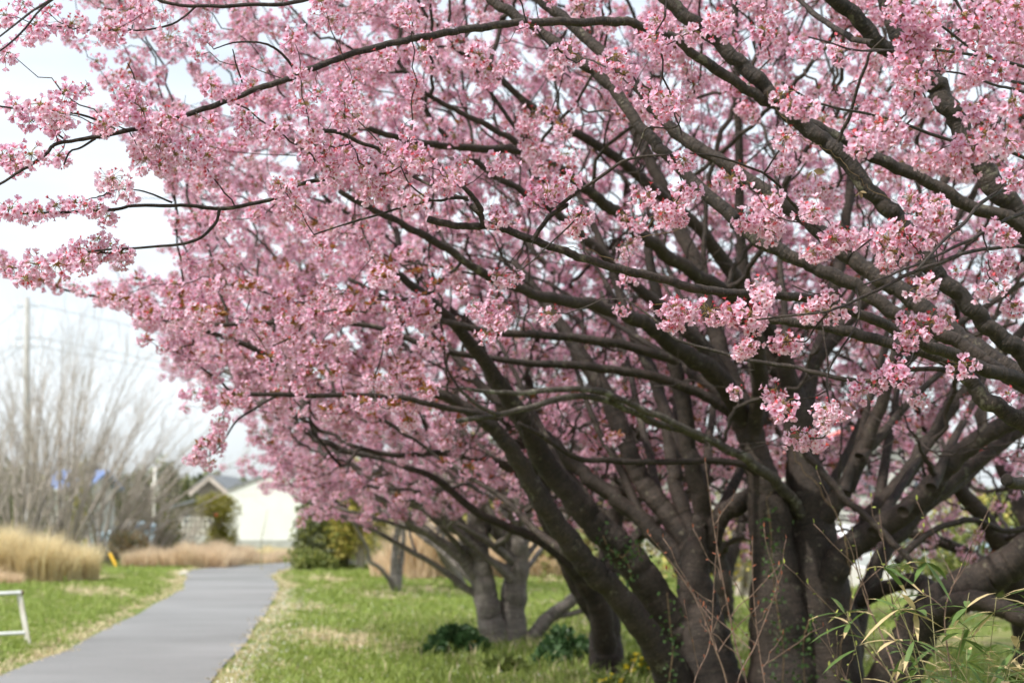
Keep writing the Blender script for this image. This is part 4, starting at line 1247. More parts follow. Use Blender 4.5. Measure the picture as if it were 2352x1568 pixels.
C.limb([(1115, 1360), (1070, 1296), (1018, 1248), (950, 1204), (916, 1176), (860, 1140), (780, 1110)], (26, 20, 12), (22.6, 21.8), mat='bark_pale')
C.limb([(1180, 1300), (1150, 1230), (1110, 1150), (1050, 1080), (960, 1010)], (26, 20, 12), (22.7, 22.2), mat='bark_pale')
C.limb([(1188, 1290), (1220, 1210), (1260, 1120), (1290, 1020)], (26, 20, 12), (22.8, 23.4), mat='bark_pale')
for k in range(16):
    f = k / 15
    x0, y0 = (1104 + 4 * rng.normal(), 1370 - 190 * f) if k % 2 == 0 else (1186 + 3 * rng.normal(), 1350 - 170 * f)
    x1, y1 = 760 + 330 * f + 40 * rng.normal(), 1150 - 170 * f + 25 * rng.normal()
    C.limb([(x0, y0), (x0 * 0.7 + x1 * 0.3, y0 * 0.62 + y1 * 0.38), (x0 * 0.38 + x1 * 0.62, y0 * 0.30 + y1 * 0.70), (x1, y1)], (15 + 6 * rng.random(), 11, 6), (22.65, 21.0 + 3.2 * rng.random()), mat='bark_pale')
for k in range(7):
    f = k / 6
    x0, y0 = 1192, 1330 - 180 * f
    x1, y1 = 1330 - 60 * f + 30 * rng.normal(), 1180 - 170 * f
    C.limb([(x0, y0), (x0 * 0.6 + x1 * 0.4, y0 * 0.6 + y1 * 0.4), (x1, y1)], (15, 10, 6), (22.7, 22.5 + 2 * rng.random()), mat='bark_pale')
cc = shell((-1.4, 22.8, 3.6), (4.7, 3.8, 2.5), 1900, 0.45, 1.35)
x, y = project(cc)
kill = (x > 960) & (y > 980) & (rng.random(len(cc)) < 0.75)
cbare = cc[kill]
cc = cc[~kill]
def skirt(poly_box, d0, d1, n):
    x0, y0, x1, y1 = poly_box
    return np.array([P(rng.uniform(x0, x1), rng.uniform(y0, y1), rng.uniform(d0, d1)) for _ in range(n)])
cc = np.vstack([cc, skirt((680, 1000, 1180, 1195), 20.0, 24.5, 260)])
cbare = np.vstack([cbare, skirt((820, 1020, 1330, 1225), 20.5, 24.5, 420)])
cpos = C.crown(cc, 0.30, leaf_r=0.005, max_r=0.05, n_branch=40, sub=3, bloom_extra=0.22, mat='bark_pale', bare=cbare, power=2.15)
C.blossoms(cpos, (1.05, 1.4), 30)
C.young_leaves(cpos[(rng.random(len(cpos)) < 0.06)], 6, 0.05)

# ---------------- further trees of the row
def far_tree(base, stems, center, radii, n, zmin, label):
    T = Tree('cherry_tree', base, label, ROW)
    for pts, w, d in stems:
        T.limb(pts, w, d, 'trunk' if w[0] > 14 else 'limb', mat='bark_pale')
    a = shell(center, radii, n, 0.4, zmin)
    p = T.crown(a, 0.3, leaf_r=0.005, max_r=0.035, n_branch=8, sub=2, bloom_extra=0.12)
    T.blossoms(p, (1.3, 1.9), 16)
far_tree((-2.55, 38), [([(911, 1360), (906, 1300), (910, 1240), (915, 1170), (880, 1090)], (22, 15, 8), (38, 38)), ([(907, 1359), (880, 1310), (850, 1288), (840, 1250), (800, 1180)], (12, 9, 6), (38, 37)),
                       ([(915, 1359), (925, 1250), (930, 1170), (960, 1080)], (14, 11, 6), (38, 38.5))],
         (-3.6, 37.5, 3.4), (3.4, 3.6, 2.1), 700, 1.7, 'slim cherry tree with three thin stems beside the tan reeds')
far_tree((-1.15, 39.5), [([(1064, 1353), (1040, 1310), (1010, 1255), (985, 1220), (930, 1170)], (28, 24, 14), (39.5, 38)), ([(1050, 1330), (1060, 1240), (1050, 1150)], (18, 12), (39.3, 40)), ([(1030, 1290), (1010, 1200), (980, 1120)], (13, 10), (39, 39))],
         (-1.6, 39.5, 3.6), (3.6, 3.6, 2.3), 700, 1.7, 'cherry tree with one trunk leaning towards the path in front of tan reeds')
# ---------------- two trees behind, on the road side of the row
F1 = Tree('cherry_tree', (5.9, 19.5), 'cherry tree behind the row on the road side, with bronze young leaves among its flowers', ROW)
F1.limb([(2370, 1525), (2362, 1440), (2330, 1330), (2280, 1220), (2200, 1120), (2100, 1040)], (80, 60, 40, 24), (19.5, 19.0, 18.5), 'trunk')
F1.limb([(2362, 1440), (2380, 1300), (2340, 1150), (2260, 980), (2200, 800)], (44, 34, 20), (19.5, 20), 'limb')
F1.limb([(2330, 1330), (2200, 1260), (2050, 1210), (1950, 1150)], (34, 24, 12), (19.3, 20), 'limb')
F1.limb([(2365, 1450), (2450, 1330), (2560, 1200)], (40, 28), (19.5, 19.5), 'limb')
ff = shell((4.6, 19.8, 3.3), (4.2, 3.4, 3.0), 2500, 0.3, 1.15)
kill = rng.random(len(ff)) < 0.45
fpos = F1.crown(ff[~kill], 0.3, leaf_r=0.0042, max_r=0.05, n_branch=60, sub=3, bloom_extra=0.22, bare=ff[kill], power=2.15)
F1.blossoms(fpos, (1.0, 1.35), 30)
x, y = project(fpos)
F1.young_leaves(fpos[(rng.random(len(fpos)) < 0.30)], 7, 0.06)
F2 = Tree('cherry_tree', (3.4, 27.5), 'cherry tree seen through the gap between the dark stems', ROW)
F2.limb([(1662, 1424), (1660, 1330), (1640, 1240), (1600, 1150), (1540, 1060)], (50, 40, 26, 16), (27.5, 27.0), 'trunk')
F2.limb([(1660, 1340), (1700, 1220), (1760, 1100), (1800, 980)], (34, 24, 14), (27.5, 28), 'limb')
F2.limb([(1655, 1320), (1570, 1230), (1480, 1160), (1400, 1060)], (30, 20, 12), (27.5, 26.5), 'limb')
ff = shell((3.0, 27.5, 3.2), (4.8, 3.6, 3.2), 2300, 0.3, 1.1)
kill = rng.random(len(ff)) < 0.45
fpos = F2.crown(ff[~kill], 0.3, leaf_r=0.006, max_r=0.06, n_branch=40, sub=2, bloom_extra=0.2, bare=ff[kill], power=2.15)
F2.blossoms(fpos, (1.1, 1.5), 20)
F2.young_leaves(fpos[(rng.random(len(fpos)) < 0.15)], 6, 0.06)

# ================================================================== PLANTS NEAR THE TREES
def ivy():
    root = empty('ivy_vine', G(1810, 1690), 'small leaved green ivy climbing the middle stems of the forked tree', 'ivy')
    c = Cards()
    t = Tubes()
    for path, d, n in (([(1795, 1600), (1800, 1500), (1790, 1430), (1778, 1340), (1772, 1260), (1768, 1180)], 12.98, 150), ([(1850, 1600), (1845, 1480), (1860, 1420)], 12.95, 90), ([(1530, 1600), (1545, 1500), (1540, 1440), (1532, 1360)], 12.9, 60),
                       ([(1450, 1330), (1440, 1290), (1400, 1260), (1385, 1230)], 12.95, 50), ([(1470, 1280), (1460, 1250), (1430, 1280)], 12.9, 40)):
        L = catmull(np.array([P(x, y, d) for x, y in path]), 8)
        t.add(L, np.full(len(L), 0.004), 4)
        i = rng.integers(0, len(L), n)
        p = L[i] + np.stack([rng.normal(size=n) * 0.055, -np.abs(rng.normal(size=n)) * 0.03, rng.normal(size=n) * 0.05], 1)
        dd = rand_dirs(n); dd[:, 1] = -np.abs(dd[:, 1]) * 0.3; dd[:, 2] -= 0.3
        dd /= np.linalg.norm(dd, axis=1)[:, None]
        leaves(c, p, dd, 0.022 + 0.022 * rng.random(n), 0.024, 0)
    t.build('stem', M['vine'], root)
    o = c.build('leaves', [M['ivy']], root)
    o['kind'] = 'stuff'
ivy()
def dry_vine():
    t = Tubes()
    for k, (path, d) in enumerate([([(1925, 1560), (1932, 1480), (1955, 1380), (1950, 1290), (1930, 1200), (1880, 1120), (1830, 1060), (1808, 985)], 12.8), ([(1775, 1300), (1770, 1220), (1762, 1150), (1770, 1130)], 12.95)]):
        L = catmull(np.array([P(x, y, d) for x, y in path]), 6)
        L += rng.normal(size=L.shape) * 0.006
        t.add(L, np.full(len(L), 0.0032), 5)
    tag(t.build('dry_vine', M['vine']), 'thin brown leafless vine hanging down the dark stems', 'vine')
dry_vine()
def climber(path, d, label):
    L = catmull(np.array([P(x, y, d) for x, y in path]), 8)
    L += rng.normal(size=L.shape) * 0.004
    t = Tubes()
    t.add(L, np.full(len(L), 0.0014), 4)
    tag(t.build('dead_climber', M['vine']), label, 'vine')
climber([(1190, 630), (1240, 590), (1330, 570), (1420, 600), (1432, 560), (1480, 545), (1580, 520)], 6.2, 'wispy tan dead climber draped over the sharp limb')
climber([(1760, 210), (1790, 260), (1850, 320), (1910, 350), (1960, 400), (2010, 440), (2080, 470)], 6.7, 'wispy tan dead climber running along the thick crossing limb')
for k, (x, y, d, lab) in enumerate([(1868, 392, 6.3, 'curled brown dead leaf hanging among the blossoms over the big limb'), (1975, 440, 6.3, 'small shrivelled grey leaf caught beside the thick crossing limb')]):
    c = Cards()
    p = P(x, y, d)
    dd = np.array([[0.3, 0, -1.0], [-0.6, 0.2, -0.7], [0.8, -0.3, -0.2]])
    dd /= np.linalg.norm(dd, axis=1)[:, None]
    leaves(c, np.repeat(p[None], 3, 0), dd, 0.045 - 0.018 * k, 0.026 - 0.010 * k, 0, np.array([0.2, 0.7, 0.4]))
    tag(c.build('dead_leaf', [M['brown_dead']]), lab, 'leaf')

# thin sucker shoots with buds
def shoot(pts, d, w, label, bud, side=4):
    base = P(pts[0][0], pts[0][1], d)
    root = empty('sucker_shoot', (base[0], base[1], 0), label, 'shoot', 'thin bare shoots at the foot of the trees')
    L = np.array([[base[0] + 0.05, base[1] + 0.1, 0]] + [P(x, y, d + 0.05 * rng.normal()) for x, y in pts])
    L = catmull(L, 7)
    r = np.linspace(w, w * 0.35, len(L)) * 0.5 * d / F
    t = Tubes(); t.add(L, r, 6)
    b = Cards()
    sh = [L]
    n = len(L)
    for k in range(side):
        i = rng.integers(n // 3, n - 3)
        dirn = np.array([rng.normal() * 0.5, rng.normal() * 0.3, 0.8])
        dirn /= np.linalg.norm(dirn)
        ln = 0.15 + 0.30 * rng.random()
        q = L[i] + dirn * np.linspace(0, ln, 6)[:, None] + rng.normal(size=(6, 3)) * 0.006
        t.add(q, np.linspace(r[i] * 0.7, r[-1] * 0.8, 6), 5)
        sh.append(q)
    t.build('stem', M['shoot'], root)
    for q in sh:
        i = np.arange(2, len(q), 2)
        dd = rand_dirs(len(i)); dd[:, 2] = np.abs(dd[:, 2])
        leaves(b, q[i], dd, 0.016 + 0.012 * rng.random(len(i)), 0.009, 0)
        leaves(b, q[-1:], np.array([[0, 0, 1.0]]), 0.03, 0.012, 0)
    o = b.build('buds', [M[bud]], root)
    o['kind'] = 'stuff'
SH = [([(1675, 1600), (1640, 1480), (1600, 1380), (1540, 1290), (1488, 1225)], 9.6, 6, 'reddish shoot slanting across the fan of stems', 'bud_red'),
      ([(1720, 1600), (1690, 1480), (1660, 1330), (1640, 1210), (1620, 1060)], 9.8, 6, 'tall brown shoot rising between the two groups of stems', 'bud_red'),
      ([(1590, 1600), (1630, 1480), (1640, 1340), (1651, 1177)], 9.5, 4, 'straight thin shoot crossing the slanting reddish one', 'bud_red'),
      ([(1690, 1600), (1735, 1480), (1770, 1390), (1795, 1320)], 9.4, 5, 'bare shoot leaning towards the ivy', 'bud_red'),
      ([(1760, 1600), (1745, 1500), (1730, 1350), (1728, 1240)], 9.7, 5, 'bare grey shoot in front of the gap in the stems', 'bud_red'),
      ([(2065, 1600), (2030, 1470), (1990, 1380), (1955, 1260), (1925, 1200)], 8.8, 6, 'budding shoot with green tips in front of the low spreading limb', 'bud_green'),
      ([(2060, 1600), (2000, 1500), (1930, 1420), (1855, 1340)], 8.6, 5, 'arching shoot with yellow green buds reaching over the ivy', 'bud_green'),
      ([(2090, 1600), (2060, 1440), (2040, 1320), (2020, 1180)], 8.9, 5, 'tall upright shoot with pale green buds', 'bud_green'),
      ([(2190, 1600), (2170, 1420), (2200, 1320), (2285, 1140)], 8.2, 5, 'shoot rising through the bamboo grass to the cut limb', 'bud_green'),
      ([(1960, 1600), (1930, 1560), (1905, 1530)], 8.5, 4, 'short budding shoot at the foot of the right stem', 'bud_green')]
for a in SH:
    shoot(*a)

# bamboo grass in the lower right corner
def bamboo_grass(cx, cy, d, n_cane, label, seed, hi):
    rg = np.random.default_rng(seed)
    b = P(cx, cy, d)
    root = empty('bamboo_grass', (b[0], b[1], 0), label, 'bamboo grass', 'bamboo grass clumps at the foot of the trees')
    me = None
    for k in range(n_cane):
        foot = np.array([b[0] + rg.normal() * 0.20, b[1] + rg.normal() * 0.25, 0.0])
        h = hi * (0.62 + 0.42 * rg.random())
        lean = np.array([rg.normal() * 0.22, rg.normal() * 0.16, 0])
        L = np.array([foot, foot + lean * 0.3 + [0, 0, h * 0.4], foot + lean * 0.8 + [0, 0, h * 0.75], foot + lean * 1.5 + [0, 0, h]])
        L = catmull(L, 5)
        t = Tubes(); t.add(L, np.linspace(0.0032, 0.0013, len(L)), 6)
        t.build('cane', M['cane'], root)
        for j in range(9):
            f = 0.60 + 0.12 * j if j < 3 else 0.93 + 0.07 * rg.random()
            p = L[min(len(L) - 1, int(f * (len(L) - 1)))]
            a = rg.random() * 6.28
            dirn = np.array([math.cos(a), math.sin(a) * 0.7, 0.45 * rg.normal() + 0.15])
            dirn /= np.linalg.norm(dirn)
            c = Cards()
            ln = 0.12 + 0.09 * rg.random()
            wd = ln * 0.18
            s = np.cross(dirn, [0, 0, 1]); s /= np.linalg.norm(s)
            prof = [(0, 0.08), (0.15, 0.7), (0.4, 1.0), (0.7, 0.75), (1.0, 0.0)]
            V, S = [], []
            for f2, w2 in prof:
                q = p + dirn * ln * f2 + np.array([0, 0, -1]) * ln * 0.32 * f2 * f2
                V += [q - s * wd * w2 * 0.5, q + np.array([0, 0, -0.12 * wd * w2]), q + s * wd * w2 * 0.5]
                S += [[0, rg.random() * 0.2 + 0.3, 0]] * 3
            fcs = []
            for i in range(4):
                o0 = i * 3
                fcs += [[o0, o0 + 1, o0 + 4], [o0, o0 + 4, o0 + 3], [o0 + 1, o0 + 2, o0 + 5], [o0 + 1, o0 + 5, o0 + 4]]
            dead = rg.random() < 0.24
            c.add(np.array(V), fcs, np.array(S) + [0, rg.random() * 0.5, 0], 0)
            c.m[-1][:] = 0
            if not dead and rg.random() < 0.5:
                c.m[-1][12:] = 1
            c.build('leaf', [M['straw_leaf'] if dead else M['bamboo_leaf'], M['straw_leaf']], root, smooth=True)
bamboo_grass(2150, 1500, 7.3, 6, 'tall bamboo grass clump with long green leaves crossing the low limb', 3, 1.52)
bamboo_grass(2275, 1540, 7.0, 22, 'dense bamboo grass clump with straw edged leaves filling the corner', 4, 1.33)
bamboo_grass(2345, 1540, 7.6, 17, 'bamboo grass clump beside the road side of the corner', 5, 1.36)
bamboo_grass(2205, 1560, 7.9, 9, 'lower bamboo grass clump behind the straw edged one', 6, 1.22)

# broad-leaved weeds
def weed(x, y, w_px, h_px, label, mats=('weed',), yellow=0, white=0, n=220):
    g = G(x, y)
    s = g[1] / F
    root = empty('leafy_weed', g, label, 'plant', 'low leafy plants on the grass')
    c = Cards()
    w, h = w_px * s * 0.5, h_px * s
    th = rng.random(n) * 6.28
    rr = np.sqrt(rng.random(n))
    p = np.stack([g[0] + np.cos(th) * rr * w, g[1] + np.sin(th) * rr * w * 0.8, h * (1 - rr ** 2 * 0.7) * rng.random(n) ** 0.5], 1)
    d = np.stack([np.cos(th), np.sin(th), 0.5 + 0.8 * rng.random(n)], 1) + rng.normal(size=(n, 3)) * 0.4
    d /= np.linalg.norm(d, axis=1)[:, None]
    d = d + rng.normal(size=(n, 3)) * 0.5
    d /= np.linalg.norm(d, axis=1)[:, None]
    leaves(c, p, d, 0.07 + 0.06 * rng.random(n), 0.065, 0)
    c.build('foliage', [M[m] for m in mats], root)['kind'] = 'stuff'
    t = Tubes()
    for i in range(0, n, 14):
        t.add(np.array([[g[0] + (p[i][0] - g[0]) * 0.3, g[1] + (p[i][1] - g[1]) * 0.3, 0], p[i]]), np.array([0.005, 0.003]), 4)
    t.build('stems', M['bud_green'], root)['kind'] = 'stuff'
    for k, m in ((yellow, 'yellow'), (white, 'white_petal')):
        if k:
            f = Cards()
            i = rng.integers(0, n, k)
            q = p[i] + np.array([0, 0, 0.06])
            for a in range(4):
                an = a * 1.57
                leaves(f, q, np.tile([[math.cos(an), math.sin(an), 0.35]], (k, 1)) / 1.06, 0.03, 0.026, 0)
            f.build('flowers', [M[m]], root)['kind'] = 'stuff'
weed(1050, 1500, 125, 62, 'dark green leafy plant on the lawn beside the pale twin stems', yellow=2, n=620)
weed(1000, 1508, 60, 30, 'small dark leafy plant at the edge of the larger one', n=100)
weed(1300, 1520, 110, 70, 'dark green plant with a few white flowers behind the single trunk', white=4, n=480)
weed(1265, 1530, 80, 40, 'low green plant between the twin stems and the single trunk', n=160)
weed(1480, 1560, 100, 55, 'plant covered in small yellow flowers under the leaning stems', mats=('spring_green',), yellow=150, n=200)
weed(1400, 1600, 90, 40, 'low plant dotted with yellow flowers in front of the single trunk', mats=('spring_green',), yellow=40, n=160)
weed(1160, 1545, 90, 30, 'flat patch of green weeds on the lawn in front of the twin stems', mats=('spring_green',), n=160)

# longer grass at the foot of the trees
def tall_grass():
    c = Cards()
    n = 9000
    y = 12.5 + rng.random(n) * 16
    x = 2.2 - (y - 13) * 0.24 + rng.normal(size=n) * 1.6
    k = x > np.interp(y, pr_arr[:, 1], pr_arr[:, 0]) + 1.6
    x, y = x[k], y[k]
    n = len(x)
    h = 0.07 + 0.16 * rng.random(n) ** 2
    base = np.stack([x, y, np.zeros(n)], 1)
    off = np.stack([rng.normal(size=n) * h * 0.5, rng.normal(size=n) * h * 0.5, h], 1)
    blades(c, base, off, 0.012, (rng.random(n) < 0.15).astype(int))
    tag(c.build('grass', [M['grass'], M['grass_dry']]), 'longer tufted grass round the feet of the cherry trees', 'grass', kind='stuff')
tall_grass()

def fallen_petals():
    c = Cards()
    n = 3600
    y = 13.5 + rng.random(n) ** 1.3 * 26
    ex = np.interp(y, pr_arr[:, 1], pr_arr[:, 0])
    x = np.where(rng.random(n) < 0.35, ex + 0.1 + np.abs(rng.normal(size=n)) * 0.4, ex + 0.2 + rng.random(n) * 7.5)
    p = np.stack([x, y, 0.03 + 0.03 * rng.random(n)], 1)
    d = rand_dirs(n); d[:, 2] *= 0.35
    d /= np.linalg.norm(d, axis=1)[:, None]
    leaves(c, p, d, 0.016 + 0.012 * rng.random(n), 0.016, 0)
    tag(c.build('fallen_petals', [M['white_petal']]), 'pale fallen petals scattered over the lawn and path edge', 'petals', kind='stuff')
fallen_petals()

# ================================================================== RAILING
def railing():
    g = G(66, 1480)
    s = g[1] / F
    root = empty('railing', g, 'low railing with a leaning white post and grey pipes', 'railing')
    top = P(45, 1366, g[1])
    def bar(name, a, b, w, mat):
        a, b = np.asarray(a, float), np.asarray(b, float)
        t = Tubes(); t.add(np.array([a, (a + b) / 2, b]), np.full(3, w), 12)
        return t.build(name, M[mat], root)
    # flat white post, leaning
    d = top - g
    w, th = 0.030, 0.020
    V, fc = [], []
    for q in (g - d / np.linalg.norm(d) * 0.1, top):
        V += [q + [-w, -th, 0], q + [w, -th, 0], q + [w, th, 0], q + [-w, th, 0]]
    fc = [(0, 1, 5, 4), (1, 2, 6, 5), (2, 3, 7, 6), (3, 0, 4, 7), (4, 5, 6, 7), (0, 3, 2, 1)]
    mesh_obj('post', V, fc, M['white_metal'], root, smooth=False)
    tp = P(49, 1360, g[1])
    l1 = P(-520, 1388, g[1] - 1.2)
    bar('rail', tp, l1, 0.026, 'grey_metal')
    e = (tp - l1) / np.linalg.norm(tp - l1)
    bar('end_cap', tp + e * 0.03, tp - e * 0.005, 0.030, 'rust')
    bar('rail', P(58, 1452, g[1]), P(-520, 1482, g[1] - 1.2), 0.024, 'grey_metal')
    for xx, dd in ((-240, g[1] - 0.6), (-500, g[1] - 1.15)):
        a = P(xx, 1376, dd)
        bar('post', [a[0], a[1], -0.05], a, 0.028, 'white_metal')
railing()

# ================================================================== REEDS AND THICKETS
def straw(name, n, fx, hgt, mat, label, cat, group=None, width=0.012, kind=None, lean=0.25, dome=False):
    c = Cards()
    base = fx(n)
    h = hgt * (0.35 + 0.65 * rng.random(n) ** 0.7) * (1 + 0.16 * np.sin(base[:, 0] * 2.3 + 1) + 0.12 * np.sin(base[:, 0] * 5.1 + base[:, 1]) + 0.10 * rng.normal(size=n))
    if dome:
        cx_, rx_ = base[:, 0].mean(), base[:, 0].std() * 2
        h *= np.clip(1.12 - 0.62 * ((base[:, 0] - cx_) / rx_) ** 2, 0.35, 2)
    off = np.stack([rng.normal(size=n) * h * lean, rng.normal(size=n) * h * lean, h], 1)
    blades(c, base, off, width, 0, None, 0.3)
    o = c.build(name, [M[mat]])
    return tag(o, label, cat, group, kind)
def clump(cx, cy, rx, ry):
    def f(n):
        th = rng.random(n) * 6.28
        r = np.sqrt(rng.random(n))
        return np.stack([cx + np.cos(th) * r * rx, cy + np.sin(th) * r * ry, np.zeros(n)], 1)
    return f
g0 = G(60, 1340)
straw('pampas_grass', 9000, clump(g0[0] - 0.25, g0[1] + 0.9, 1.85, 1.1), 1.25, 'pampas', 'thick clump of golden dry pampas grass by the lawn edge', 'pampas grass', width=0.022, lean=0.33, dome=True)
straw('pampas_grass', 4000, clump(g0[0] - 3.6, g0[1] + 1.0, 1.7, 1.0), 1.1, 'pampas', 'second golden clump of dry grass behind the railing', 'pampas grass', width=0.022, lean=0.33, dome=True)
straw('dry_grass', 2500, clump(g0[0] - 1.0, g0[1] - 0.8, 1.2, 0.5), 0.4, 'reed', 'pale flattened dry grass in front of the golden clump', 'dry grass', width=0.02, lean=0.45)
def band(x0, x1, y0, y1):
    def f(n):
        t = rng.random(n)
        a = G(x0, y0); b = G(x1, y1)
        return np.stack([a[0] + (b[0] - a[0]) * t, a[1] + (b[1] - a[1]) * t + rng.random(n) * 7, np.zeros(n)], 1)
    return f
straw('reeds', 13000, band(275, 520, 1306, 1304), 0.72, 'reed', 'band of tan dry reeds beyond the side path', 'reeds', width=0.03, kind='stuff')
straw('reeds', 7000, band(500, 740, 1299, 1288), 0.42, 'reed', 'low tan reeds along the far side of the bend in the path', 'reeds', width=0.03, kind='stuff')
straw('reeds', 3500, band(560, 760, 1283, 1281), 0.40, 'pampas', 'golden dry grass in front of the white building', 'reeds', width=0.04, kind='stuff')
straw('reeds', 4500, clump(-0.3, 48.5, 2.3, 1.2), 1.05, 'reed', 'lower tan reeds reaching behind the pale twin stems', 'reeds', width=0.03, kind='stuff', lean=0.28)
straw('reeds', 6500, clump(-2.2, 47.5, 1.7, 1.8), 1.45, 'reed', 'tall tan reed bed behind the slim cherry trees', 'reeds', width=0.03, kind='stuff', lean=0.24, dome=True)
def leafy(name, ctr, rad, n, ls, mats, label, cat, group=None, trunk=None, tilt=0.2, lumps=7, flowers=None, shell_=0.55, weights=None):
    """a shrub or tree crown of leaves gathered in uneven lumps, with stems"""
    ctr, rad = np.array(ctr, float), np.array(rad, float)
    root = empty(name, (ctr[0], ctr[1], 0), label, cat, group)
    lp = rand_dirs(lumps) * rad * 0.55 + ctr
    lr = 0.40 + 0.35 * rng.random(lumps)
    i = rng.integers(0, lumps, n)
    d = rand_dirs(n)
    f = shell_ + (1 - shell_) * rng.random(n) ** 0.7
    p = lp[i] + d * (f * lr[i])[:, None] * rad
    p = p[p[:, 2] > 0.02]
    d = d[:len(p)]
    n = len(p)
    dirs = rand_dirs(n) + np.array([0, 0, tilt])
    dirs /= np.linalg.norm(dirs, axis=1)[:, None]
    c = Cards()
    m = rng.choice(len(mats), n, p=weights) if len(mats) > 1 else np.zeros(n, int)
    for k in range(len(mats)):
        q = m == k
        leaves(c, p[q], dirs[q], ls * (0.7 + 0.7 * rng.random(q.sum())), ls * 0.5, k)
    c.build('crown', [M[x] for x in mats], root)['kind'] = 'stuff'
    t = Tubes()
    r0 = trunk or max(0.03, rad[0] * 0.05)
    for k in range(lumps):
        a = np.array([ctr[0] + rng.normal() * r0, ctr[1] + rng.normal() * r0, -0.05])
        mid = a * 0.45 + lp[k] * 0.55
        mid[:2] = a[:2] * 0.7 + lp[k][:2] * 0.3
        L = catmull(np.array([a, mid, lp[k]]), 5)
        t.add(L, np.linspace(r0, r0 * 0.3, len(L)), 6)
    t.build('trunk', M['bare_bark'], root)
    if flowers:
        mat, k, fs = flowers
        cf = Cards()
        i = rng.choice(n, k)
        for a in range(5):
            dd = np.tile([[math.cos(a * 1.257), -0.4, math.sin(a * 1.257)]], (k, 1)); dd /= np.linalg.norm(dd[0])
            leaves(cf, p[i] + [0, -0.08, 0], dd, fs, fs * 0.8, 0)
        cf.build('flowers', [M[mat]], root)['kind'] = 'stuff'
    return root
# bamboo thicket where the path bends
TH = 'evergreen thicket where the path bends'
gA = G(705, 1312); gB = G(760, 1310); gC = G(815, 1312); gD = G(850, 1318)
leafy('bamboo_thicket', (gA[0] + 0.35, gA[1] + 1.2, 1.5), (1.15, 1.0, 2.1), 5800, 0.17, ['hedge', 'evergreen'], 'dark green leafy thicket beside the bend in the path', 'shrub', TH, lumps=12, tilt=-0.3, weights=[0.35, 0.65])
leafy('bamboo_thicket', (gB[0] + 0.25, gB[1] + 1.4, 1.7), (1.1, 1.0, 2.3), 5200, 0.17, ['hedge', 'thicket_yellow'], 'green thicket streaked with yellow canes', 'shrub', TH, lumps=12, tilt=-0.3, weights=[0.7, 0.3])
leafy('bamboo_thicket', (gC[0] + 0.1, gC[1] + 0.6, 1.6), (1.0, 0.8, 1.9), 4600, 0.17, ['thicket_yellow', 'hedge'], 'yellowing bamboo thicket next to the slim cherry trees', 'shrub', TH, lumps=10, tilt=-0.3, weights=[0.7, 0.3])
leafy('bush', (gA[0] + 0.1, gA[1] + 0.2, 0.35), (0.8, 0.5, 0.4), 900, 0.12, ['hedge', 'spring_green'], 'low green bush spilling to the path at the foot of the thicket', 'shrub', lumps=6, weights=[0.5, 0.5])
leafy('bamboo_thicket', (-1.2, 52, 2.0), (2.6, 1.4, 2.2), 3600, 0.2, ['hedge', 'thicket_yellow'], 'wide olive thicket behind the tan reed bed', 'shrub', TH, lumps=14, tilt=-0.3, weights=[0.6, 0.4])
def canes():
    t = Tubes()
    for k in range(26):
        g = gB + np.array([rng.normal() * 0.8 + 0.3, 0.4 + rng.random(), 0])
        t.add(np.array([[g[0], g[1], 0], [g[0] + rng.normal() * 0.05, g[1], 1.0], [g[0] + rng.normal() * 0.15, g[1], 1.9]]), np.array([0.014, 0.012, 0.007]), 5)
    tag(t.build('bamboo_canes', M['cane']), 'upright yellow bamboo canes showing at the thicket edge', 'bamboo', kind='stuff')
canes()
# clipped camellia
cm = P(500, 1286, 66)
leafy('camellia', (cm[0] - 0.06, cm[1], 1.95), (0.80, 0.65, 0.72), 3200, 0.10, ['camellia'], 'clipped camellia bush with a round head in front of the white building', 'shrub', lumps=9, trunk=0.05, flowers=('camellia_flower', 3, 0.07), shell_=0.5)
leafy('camellia', (cm[0] + 0.14, cm[1] + 0.05, 0.85), (0.56, 0.5, 0.95), 2400, 0.10, ['camellia'], 'narrow column of camellia leaves under the round clipped head', 'shrub', lumps=9, trunk=0.05, shell_=0.5)
leafy('bush', (*P(375, 1290, 64)[:2], 0.9), (0.65, 0.6, 0.95), 1500, 0.13, ['evergreen', 'camellia'], 'dark rounded bush standing in the tan reeds', 'shrub', lumps=8, weights=[0.6, 0.4])
leafy('bush', (*P(290, 1300, 58)[:2], 0.6), (0.8, 0.6, 0.6), 1200, 0.10, ['brown_dead', 'evergreen'], 'brown and green bush behind the yellow striped guards', 'shrub', lumps=7, weights=[0.7, 0.3])
# distant evergreens
for (x, yb, yt, d, w, lab) in [(375, 1230, 1068, 130, 36, 'tall dark evergreen tree beside the white lamp post'), (325, 1230, 1085, 135, 34, 'dark evergreen tree between the bare trees and the lamp post'), (425, 1225, 1112, 150, 22, 'small evergreen behind the beige gabled house'),
                               (225, 1230, 1092, 125, 36, 'broad olive tree behind the blue roofed house'), (40, 1240, 1090, 100, 50, 'olive green tree behind the bare trees by the pole'), (85, 1240, 1110, 115, 30, 'green leafed tree behind the bare trees and the blue roof'), (268, 1230, 1092, 140, 30, 'dull evergreen between the blue roof and the lamp post')]:
    xx = x
    top = P(xx, yt, d)
    sx = w * d / F
    hh = top[2]
    cxx = P(xx, yb, d)[0]
    leafy('evergreen_tree', (cxx, d, hh * 0.60), (sx, sx * 0.8, hh * 0.48), 2600, 0.28, ['evergreen', 'hedge'], lab, 'tree', 'leafy trees behind the houses', lumps=12, trunk=0.14, weights=[0.8, 0.2])

